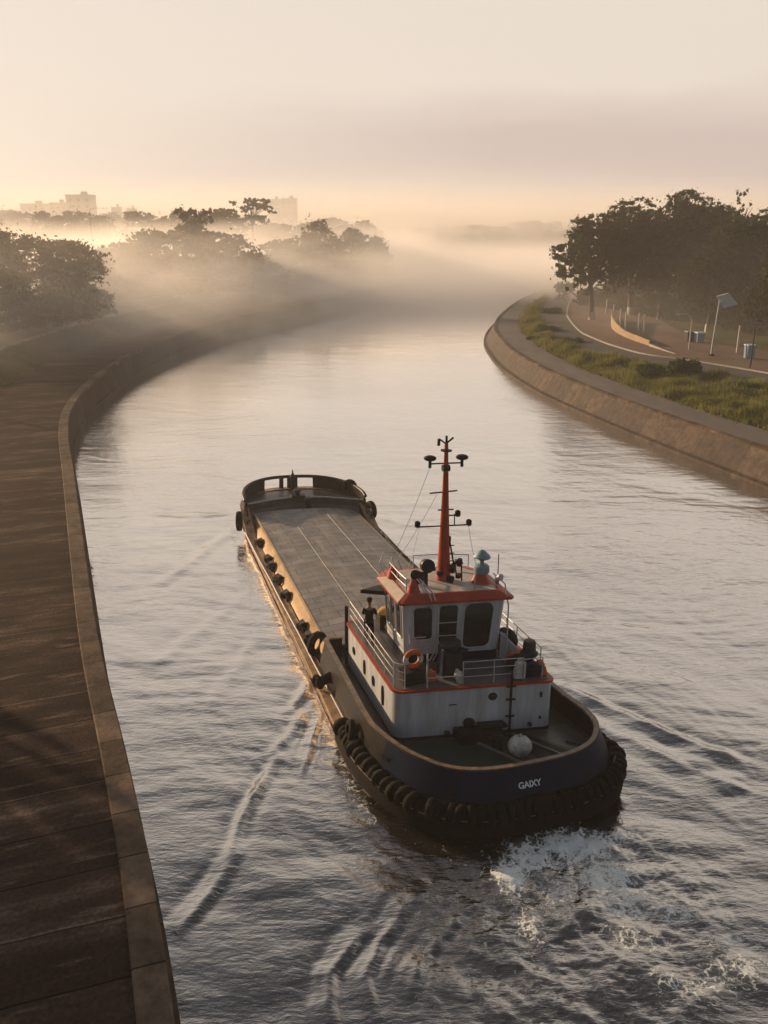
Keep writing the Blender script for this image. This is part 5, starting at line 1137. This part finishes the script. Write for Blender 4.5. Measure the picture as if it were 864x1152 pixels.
for k, a in enumerate([(712, 163, 332, 26), (742, 157, 330, 26), (768, 150, 334, 24), (795, 143, 336, 26), (822, 137, 334, 24), (846, 131, 338, 22), (684, 172, 318, 22), (662, 178, 324, 16)]):
    tree_at(a[0], a[1], a[2], a[3], 'bushy', ['low dark thicket behind the two leftmost white posts', 'low dark thicket right of the white posts', 'low dark thicket above the low kerb wall', 'low dark thicket behind the grey and blue bins', 'low dark thicket just right of the solar lamp pole', 'low dark thicket behind the blue bin at the right edge', 'small dark thicket under the second spreading tree by the road bend', 'small dark thicket under the leftmost spreading tree'][k], 90 + k, 'undergrowth in the park', n=3500, size=.28)
# left bank near trees
G2 = 'trees along the left bank road'
for a in [(28, 122, 258, 88, 'bushy', 'large dark leafy tree at the left edge above the road', 31, 15000, .30),
          (-75, 112, 262, 80, 'bushy', 'large leafy tree mostly cut off by the left edge', 32, 9000, .30),
          (85, 132, 292, 36, 'bushy', 'right-hand lobe of dark tree group above the left road', 33, 6000, .27),
          (112, 138, 325, 20, 'bushy', 'low bush at the foot of the dark tree on the left', 34, 3000, .22),
          (55, 126, 330, 40, 'bushy', 'low dark shrub below the large left tree', 35, 4000, .24)]:
    tree_at(a[0], a[1], a[2], a[3], a[4], a[5], a[6], G2, n=a[7], size=a[8], leaf='leaf2')
t = thing('shade_hedge', 'unseen loose row of bushes added on the left bank to shade the near promenade', 'shade_hedge', (0, 0, 0))  # out-of-view bushes, added and sized to throw shade on the near paving
rg = np.random.default_rng(77); lobes = []; stems = MB()
for k in range(len(LB)):
    if 12 < LB[k][1] < 42 and k % 1 == 0:
        p = LB[k] + LN[k] * (15.2 + rg.uniform(-1, 1)); g = gz(*p); hh = (rg.uniform(2.6, 4.2) if rg.random() > .16 else 1.2) if p[1] > 44 else rg.uniform(5.5, 7.5)
        lobes.append((p[0], p[1], g + hh * .5, 1.3, 1.3, hh * .55, 1)); stems.tube([(p[0], p[1], g - .3), (p[0] + .2, p[1], g + hh * .6)], .07, 6)
V, Fq = leaf_cloud(rg, lobes, 16000, .22); link('foliage', np_mesh('foliage', V, Fq, 'leaf2'), t); stems.build('stems', 'trunk', t, fix=False)
# misty middle trees
G3 = 'misty trees along the left bank bend'
protos = [make_tree('tree', 'misty bushy tree on the left bank bend, first of its kind', 'tree', 50 + k, 12, 7, 'bushy', 'leaf2', G3, (0, -900, -50), 5500, .42) for k in range(3)]
protos.append(make_tree('tree', 'misty spreading tree on the left bank', 'tree', 60, 12, 8, 'spread', 'leaf2', G3, (0, -900, -50), 5500, .40))
protos.append(make_tree('tree', 'thin misty tree rising above the left bank wood', 'tree', 61, 12, 6, 'sparse', 'leaf2', G3, (0, -900, -50), 2600, .30))
used = [False] * 5
PH = [12] * 5; PR = [7, 7, 7, 8, 6]
def put(k, px, Y, ytop, hwpx, label, group, seed=0):
    loc, H = place_by(px, Y, ytop)
    if used[k]: o = copy_tree(protos[k])
    else: o = protos[k]; used[k] = True
    s = hwpx * Y / F_PX / PR[k]; o.location = loc; o.rotation_euler = (0, 0, (seed * 2.399) % 6.28); o.scale = (s, s, H / PH[k])
    tag(o, label, 'tree', group)
mid = [(222, 196, 234, 24, 4, 'feathery treetop standing above the misty wood left of the river'),
       (170, 188, 256, 44, 0, 'bushy misty tree left of the feathery treetop'),
       (222, 196, 252, 48, 1, 'broad misty tree directly under the feathery treetop'),
       (268, 200, 262, 36, 2, 'rounded misty tree right of the feathery treetop'),
       (128, 182, 272, 34, 1, 'low misty tree right beside the dark left tree'),
       (316, 232, 268, 34, 0, 'low misty tree at the middle of the left bend'),
       (362, 240, 246, 30, 2, 'pointed misty tree near the end of the left bank'),
       (398, 246, 256, 28, 1, 'rounded misty tree second from the tip of the left bank'),
       (422, 250, 264, 20, 0, 'last misty tree at the river end of the left bank'),
       (340, 236, 262, 26, 1, 'misty tree just left of the pointed one'),
       (285, 320, 223, 26, 4, 'tall thin-crowned tree on the skyline behind the misty wood'),
       (250, 330, 234, 36, 3, 'flat-topped tree on the skyline beside the thin-crowned one'),
       (195, 178, 300, 40, 2, 'low misty bush in front of the wood, left part'),
       (150, 172, 312, 36, 0, 'low misty bush between the road and the wood'),
       (245, 190, 300, 36, 1, 'low misty bush in front of the wood, centre'),
       (300, 206, 300, 36, 2, 'low misty bush near the river wall bend'),
       (350, 222, 296, 30, 0, 'low misty bush close to the far quay'),
       (395, 234, 292, 26, 1, 'low misty bush near the tip of the left quay'),
       (425, 244, 296, 16, 2, 'smallest misty bush at the very tip of the left bank')]
for k in range(22):
    px = 110 + k * 15; mid.append((px, 165 + k * 3.6 + (k % 3) * 4, (302 if k % 2 else 288) - (4 if px < 260 else 8) + (k * 7 % 9), 26, (0, 1, 2)[k % 3], None))
for k, a in enumerate(mid):
    if a[5] is None: mid[k] = a[:5] + ('low misty undergrowth bush above the left road, ' + ordn(k - 18) + ' from the dark left tree',)
for k, a in enumerate(mid): put(a[4], a[0], a[1], a[2], a[3], a[5], G3, k)
rn = random.Random(9)
for k in range(20):   # skyline trees behind, left
    px = -20 + k * 23 + rn.uniform(-5, 5); put(rn.choice((0, 1, 2)), px, rn.uniform(360, 430), (238 if px < 240 else 246) + rn.uniform(-3, 6), rn.uniform(20, 34), 'hazy far skyline tree beneath the town buildings, ' + ordn(k + 1) + ' from the left edge', 'far skyline trees on the left', k)
for k in range(14):
    px = 455 + k * 21 + rn.uniform(-5, 5); put(rn.choice((0, 1, 2)), px, rn.uniform(470, 560), (250 if 560 < px < 640 else 253) + rn.uniform(-2, 4), rn.uniform(16, 30), 'very faint tree across the river lost in fog, ' + ordn(k + 1) + ' counting from the river bend', 'faint trees beyond the river bend', k + 30)

# ------------------------------------------------------------------ far buildings
def building(px0, px1, ytop, Y, label, floors):
    X0, X1 = xat(px0, Y, 20), xat(px1, Y, 20); g = gz((X0 + X1) / 2, Y); H = zat(ytop, Y) - g; w_ = X1 - X0; d_ = w_ * .7
    t = thing('building', label, 'building', ((X0 + X1) / 2, Y + d_ / 2, g), 0, 'town buildings in the haze')
    MB().box((0, 0, H / 2 - .5), (w_, d_, H + 1)).build('wall', 'bldg', t, False)
    MB().box((0, 0, H + .25), (w_ + .4, d_ + .4, .5)).build('roof', 'bldg', t, False)
    nw = max(3, int(w_ / 3.2))
    for f_ in range(floors):
        for q in range(nw):
            z_ = H - 2.2 - f_ * 3.1
            if z_ > 2: MB().box((-w_ / 2 + w_ * (q + .5) / nw, -d_ / 2 - .02, z_), (1.5, .1, 1.4)).build('window', 'window', t, False, fix=False)
    MB().box((w_ * .15, 0, H + 1.2), (w_ * .22, d_ * .3, 1.6)).build('roof_hut', 'bldg', t, False)
building(76, 104, 220, 470, 'tallest square tower block in the haze on the left skyline', 7)
building(57, 76, 229, 480, 'lower hazy block just left of the tallest tower', 5)
building(24, 52, 230, 500, 'wide hazy block nearest the left edge of the skyline', 5)
building(126, 136, 234, 480, 'narrow hazy block right of the arched lamp', 4)
building(143, 153, 235, 490, 'second narrow hazy block further right on the skyline', 4)
building(303, 316, 225, 560, 'faint block on the skyline behind the thin-crowned tree, left one', 5)
building(317, 334, 224, 575, 'faint block on the skyline behind the thin-crowned tree, right one', 5)

# ------------------------------------------------------------------ street furniture
def solar_lamp():
    x, y, _ = at(800, 402, 2.6); g = gz(x, y); t = thing('solar_street_lamp', 'pale pole with a large tilted blue solar panel on the right bank', 'street lamp', (x, y, g + .25), 0)
    H = zat(338, y) - g - .25
    MB().tube([(0, 0, -.4), (0, 0, 1.2), (.25, 0, H)], [.14, .12, .08], 10).build('pole', 'rail', t)
    MB().box((0, 0, .1), (.5, .5, .25)).build('base', 'coping', t, False, .02)
    p = MB().slab([(-.15, .1, H + .45), (.95, -.5, H + .85), (2.35, -.1, H - .45), (1.0, .5, H - .95)], (.2, .8, .6), .08).build('solar_panel', 'panel', t, False)
    MB().tube([(.25, .1, H - .3), (1.0, .05, H + .1)], .06, 8).tube([(.3, .15, H + .2), (1.4, .1, H - .1)], .04, 6).build('bracket', 'rail', t)
solar_lamp()
def lamp(px, Yb, ytop, label, arm_px, double=False, pole='dkgrey', name='street_lamp'):
    X = xat(px, Yb, 6); g = gz(X, Yb); H = zat(ytop, Yb) - g; L_ = arm_px * Yb / F_PX
    t = thing(name, label, 'street lamp', (X, Yb, g), 0)
    MB().tube([(0, 0, -.4), (0, 0, H * .5), (0, 0, H - .8)], [.11, .09, .06], 8).build('pole', pole, t)
    MB().tube([(0, 0, H - .85), (L_ * .15, 0, H - .25), (L_ * .5, 0, H), (L_ * .85, 0, H - .02)], .045, 6).build('arm', pole, t)
    MB().ball((L_ * .95, 0, H - .08), .16, 10, (2.2, 1, .6)).build('lamp_head', pole, t); return t
lamp(778, 112, 353, 'street lamp with a long flat pale arm in front of the dark trees', -16, pole='rail')
lamp(653, 176, 316, 'slim lamp post at the far road bend by the river', 5)
lamp(848, 98, 360, 'dark lamp post at the right edge beside the blue bin', 5)
lamp(-62, 78, 207, 'tall lamp whose curved arm just enters at the left edge', 68)
lamp(106, 300, 234, 'curved lamp arm on the skyline between the tower blocks', 16)
# bins
def bin_(px, py, label, m_, w_=.9, h_=1.5):
    x, y, _ = at(px, py, 2.7); g = gz(x, y); t = thing('litter_bin', label, 'bin', (x, y, g + .22), .2)
    MB().box((0, 0, h_ / 2), (w_ * .8, w_ * .7, h_), taper=1.12).build('body', m_, t, False, .04); MB().box((0, 0, h_ + .06), (w_ * 1.0, w_ * .85, .12)).build('lid', 'paleblue' if m_ != 'paleblue' else 'panel', t, False, .03)
    for s_ in (-1, 1): MB().lathe([(.12, -.05), (.12, .05)], (s_ * w_ * .35, .3, .1), 10, (1, 0, 0)).build('wheel', 'black', t)
bin_(842, 404, 'pale blue litter bin on the verge near the right edge', 'paleblue', 1.1, 1.5)
bin_(786, 386, 'pale blue bin standing right of the dark one', 'paleblue', 1.2, 1.2)
bin_(775, 385, 'dark bin with pale lid left of the pale blue one', 'dkgrey', 1.2, 1.3)
# ochre low wall
wp = [at(x, y, 2.6)[:2] for x, y in [(688, 361), (689, 370), (697, 377), (712, 384), (731, 391)]]
WLn, Ws = smooth_line(wp[::-1], .6); 
def low_wall(P, h0, h1, label, m_):
    zz_ = [gz(*p) + .25 for p in P]; nn = normals(P, 1); rows = []
    hh = np.linspace(h1, h0, len(P))
    for d, hf in ((-.12, 0), (-.12, 1), (.12, 1), (.12, 0)): rows.append([(P[k][0] + nn[k][0] * d, P[k][1] + nn[k][1] * d, zz_[k] + (hh[k] if hf else -.3)) for k in range(len(P))])
    o = MB().grid(rows).build('low_wall', m_, None, False); tag(o, label, 'wall')
low_wall(WLn, 1.7, .7, 'low curved ochre wall beside the earth path on the right bank', 'yellow_wall')
wp = [at(x, y, 2.6)[:2] for x, y in [(731, 391.5), (745, 396), (760, 400.5)]]; WLn, Ws = smooth_line(wp[::-1], .6)
low_wall(WLn, .35, .25, 'very low pale kerb wall continuing from the ochre wall', 'kerb')
# gate posts under the trees
for k, (px, py, h_) in enumerate([(682, 352, 2.4), (690, 358, 2.2), (697, 372, 3.0), (703, 375, 3.0), (718, 372, 2.4), (724, 374, 2.4), (829, 398, 3.2)]):
    x, y, _ = at(px, py, 2.7); g = gz(x, y)
    o = MB().lathe([(.17, -.3), (.15, .1), (.12, h_ - .1), (.15, h_ - .08), (.15, h_), (.04, h_ + .05)], (0, 0, 0), 10).build('painted_post', 'whitewash', None, loc=(x, y, g + .2))
    tag(o, 'whitewashed round post under the park trees, ' + ordn(k + 1) + ' from the river side' if k < 6 else 'single whitewashed post between solar lamp and blue bin', 'post', 'white posts under the park trees' if k < 6 else None)
# van in the mist
x, y, _ = at(158, 303, 6.5); g = gz(x, y); t = thing('parked_van', 'small white van half lost in the mist on the left bank', 'van', (x, y, g), R(80))
MB().slab([(-2.3, -.9, .4), (2.3, -.9, .4), (2.3, -.9, 1.1), (1.5, -.9, 1.3), (1.1, -.9, 2.1), (-2.3, -.9, 2.1)], (0, 1, 0), 1.8).build('body', 'white', t, False, .06)
MB().slab([(1.14, -.8, 1.98), (1.5, -.8, 1.35), (1.5, .8, 1.35), (1.14, .8, 1.98)], (1, 0, .4), .03).build('windscreen', 'glass', t, False)
for xx in (-1.5, 1.5):
    for yy in (-.85, .85): MB().lathe([(.3, -.1), (.34, -.08), (.34, .08), (.3, .1)], (xx, yy, .34), 14, (0, 1, 0)).build('wheel', 'rubber', t)

# ------------------------------------------------------------------ grass and bushes
def tufts(name, label, P, size, m_, seed=1, n_bl=10, lay=.9):
    rng = np.random.default_rng(seed); n = len(P) * n_bl; C = np.repeat(P, n_bl, 0) + np.column_stack([rng.normal(0, size * .5, (n, 2)), np.zeros(n)])
    a = rng.uniform(0, 2 * PI, n); w_ = size * .10; h_ = size * rng.uniform(.5, 1.3, n) * (.35 + 1.5 * vnoise(C[:, 0] / 1.6, C[:, 1] / 1.6, 21) ** 1.6); d = np.stack([np.cos(a), np.sin(a)], 1); le = rng.uniform(0, lay, n) * size
    b0 = C - np.column_stack([d * w_, np.zeros(n)]); b1 = C + np.column_stack([d * w_, np.zeros(n)]); tp = C + np.column_stack([np.stack([-d[:, 1], d[:, 0]], 1) * le[:, None], h_])
    V = np.stack([b0, b1, tp], 1).reshape(-1, 3); o = link(name, np_mesh(name, V, np.arange(3 * n).reshape(-1, 3), m_)); return tag(o, label, 'grass', kind='stuff')
rng = np.random.default_rng(2)
N = 60000; Xr = rng.uniform(16, 60, N); Yr = rng.uniform(45, 215, N); dr = -sdist(Xr, Yr, RB); dk = sdist(Xr, Yr, KL)
ok = (dr > RPROM + .1) & (dk > 4.7) & (vnoise(Xr / 3, Yr / 3, 8) > .22)
Xr, Yr = Xr[ok], Yr[ok]; print('tufts', len(Xr))
tufts('grass', 'rough green grass on the strip between riverside path and road', np.column_stack([Xr, Yr, ground_z(Xr, Yr)]), .62, 'grassblade', 1, 9)
N = 26000; Xr = rng.uniform(-46, -20, N); Yr = rng.uniform(60, 200, N); dl = sdist(Xr, Yr, LB); ok = (dl > LPROM) & (dl < 13.8)
Xr, Yr = Xr[ok], Yr[ok]; tufts('grass', 'short dull grass on the slope below the left road', np.column_stack([Xr, Yr, ground_z(Xr, Yr)]), .28, M['bushleaf'], 2, 8)
def bush(px, py, label, r, h_, seed, n=2500):
    x, y, _ = at(px, py, 2.6); g = gz(x, y); rg = np.random.default_rng(seed); lobes = [(rg.uniform(-r, r) * .7, rg.uniform(-r, r) * .6, h_ * rg.uniform(.25, .6), r * .45, r * .4, h_ * .38, 1) for _ in range(9)]
    V, Fq = leaf_cloud(rg, lobes, n, .14); t = thing('bush', label, 'bush', (x, y, g)); link('foliage', np_mesh('foliage', V, Fq, 'bushleaf'), t)
    MB().tube([(0, 0, -.2), (.1, 0, h_ * .5)], [.07, .03], 6).tube([(0, 0, 0), (-.2, .1, h_ * .45)], [.05, .02], 6).build('stem', 'trunk', t)
bush(770, 421, 'tallest dark bush on the grass verge of the right bank', 1.5, 2.0, 1, 4500)
bush(735, 422, 'broad bush left of the tallest one on the verge', 2.0, 1.4, 2, 4500)
bush(830, 438, 'low leafy bush near the puddle at the right', 1.9, 1.0, 3, 3500)
bush(600, 380, 'small clump of weeds where the path meets the road bend', 1.0, .5, 4, 1500)
bush(612, 372, 'weedy mound beside the far riverside path', 2.2, 1.0, 5, 2500)
bush(640, 385, 'weedy mound in the middle of the far verge', 2.2, .9, 6, 2500)
bush(625, 352, 'weedy mound at the far end of the verge', 2.4, 1.2, 7, 2500)
# puddle
x, y, _ = at(852, 452, 2.5); g = max(gz(x + a, y + b) for a in (-1.5, 0, 1.5) for b in (-.8, 0, .8))
pl = [(1.9 * math.cos(t) * (1 + .2 * math.sin(3 * t)), .9 * math.sin(t) * (1 + .15 * math.cos(4 * t))) for t in np.linspace(0, 2 * PI, 28, endpoint=False)]
tag(MB().prism(pl, -.05, .04).build('puddle', mat('puddle_water', (.03, .04, .05), .05, var=.1, bump=0), None, False, loc=(x, y, g)), kind='structure')

# fallen twig on the promenade
x, y, _ = at(98, 960, LTOP); c = MB().tube([(0, 0, .03), (.10, .14, .05), (.22, .36, .04)], [.012, .010, .006], 6).tube([(.10, .14, .05), (.05, .28, .04)], [.008, .004], 5).tube([(.14, .2, .05), (.24, .24, .03)], [.008, .004], 5)
tag(c.build('twig', M['bushleaf'], None, loc=(x, y, LTOP)), 'thin yellow-green twig lying on the paving beside the kerb', 'twig')

# ------------------------------------------------------------------ air
def vol(name, lo, hi, density, color, aniso, hetero=False):
    m = bpy.data.materials.new(name); m.use_nodes = True; t = m.node_tree; t.nodes.clear()
    out = t.nodes.new('ShaderNodeOutputMaterial'); pv = t.nodes.new('ShaderNodeVolumePrincipled')
    pv.inputs['Color'].default_value = (*color, 1); pv.inputs['Density'].default_value = density; pv.inputs['Anisotropy'].default_value = aniso
    t.links.new(pv.outputs[0], out.inputs['Volume'])
    o = MB().box(((lo[0] + hi[0]) / 2, (lo[1] + hi[1]) / 2, (lo[2] + hi[2]) / 2), (hi[0] - lo[0], hi[1] - lo[1], hi[2] - lo[2])).build(name, m, None, False)
    tag(o, kind='stuff'); return o, m, pv
vol('haze', (-6200, -700, -4.2), (6200, 9200, 42), .0006, (.95, .92, .88), .3)
def mist(name, lo, hi, dens, seed, ztop, thr=.42, gate=False, an=.5):
    o, m, pv = vol(name, lo, hi, 0, (.99, .975, .96), .5)
    t = m.node_tree; L = t.links.new; g = t.nodes.new('ShaderNodeNewGeometry')
    mpn = t.nodes.new('ShaderNodeMapping'); mpn.inputs['Scale'].default_value = (.028, .016, .06); mpn.inputs['Location'].default_value = (seed, seed, 0); mpn.inputs['Rotation'].default_value = (0, .25, .4); L(g.outputs['Position'], mpn.inputs[0])
    n = t.nodes.new('ShaderNodeTexNoise'); n.inputs['Scale'].default_value = 1; n.inputs['Detail'].default_value = 4; n.inputs['Roughness'].default_value = .55; L(mpn.outputs[0], n.inputs['Vector'])
    sp_ = t.nodes.new('ShaderNodeSeparateXYZ'); L(g.outputs['Position'], sp_.inputs[0])
    def mr(sock, a, b, c, d, smooth=True):
        r_ = t.nodes.new('ShaderNodeMapRange'); r_.interpolation_type = 'SMOOTHSTEP' if smooth else 'LINEAR'
        for k_, v_ in zip(('From Min', 'From Max', 'To Min', 'To Max'), (a, b, c, d)): r_.inputs[k_].default_value = v_
        L(sock, r_.inputs['Value']); return r_.outputs[0]
    def mul(a, b):
        q = t.nodes.new('ShaderNodeMath'); q.operation = 'MULTIPLY'
        for s_, v_ in zip(q.inputs, (a, b)):
            if isinstance(v_, (int, float)): s_.default_value = v_
            else: L(v_, s_)
        return q.outputs[0]
    f = mul(mr(n.outputs['Fac'], thr, thr + .25, 0, 1), mr(sp_.outputs['Z'], 2, ztop, 1, 0))
    w_ = (hi[0] - lo[0]) * .12; h_ = (hi[1] - lo[1]) * .15
    f = mul(f, mul(mr(sp_.outputs['X'], lo[0], lo[0] + w_, 0, 1), mr(sp_.outputs['X'], hi[0] - w_, hi[0], 1, 0)))
    f = mul(f, mul(mr(sp_.outputs['Y'], lo[1], lo[1] + h_, 0, 1), mr(sp_.outputs['Y'], hi[1] - h_, hi[1], 1, 0)))
    if gate:      # keeps to the land side of the left quay
        g1 = t.nodes.new('ShaderNodeMath'); g1.operation = 'MULTIPLY_ADD'; g1.inputs[1].default_value = -.38; L(sp_.outputs['Y'], g1.inputs[0]); L(sp_.outputs['X'], g1.inputs[2])
        f = mul(f, mr(g1.outputs[0], -95, -60, 1, 0))
    pv.inputs['Anisotropy'].default_value = an
    L(mul(f, dens), pv.inputs['Density'])
    return o
mist('mist_bank', (-170, 76, -.5), (30, 360, 26), .047, 3.0, 20, .31, True, .45)
mist('mist_bank', (-75, 172, -.55), (190, 430, 28), .08, 5.0, 13, .08)
mist('mist_bank', (24, 105, 1.5), (120, 230, 20), .008, 6.0, 18, .36)
mist('mist_bank', (-260, 330, -.6), (270, 640, 40), .018, 9.0, 40, .25, False, .25)
print('script done')
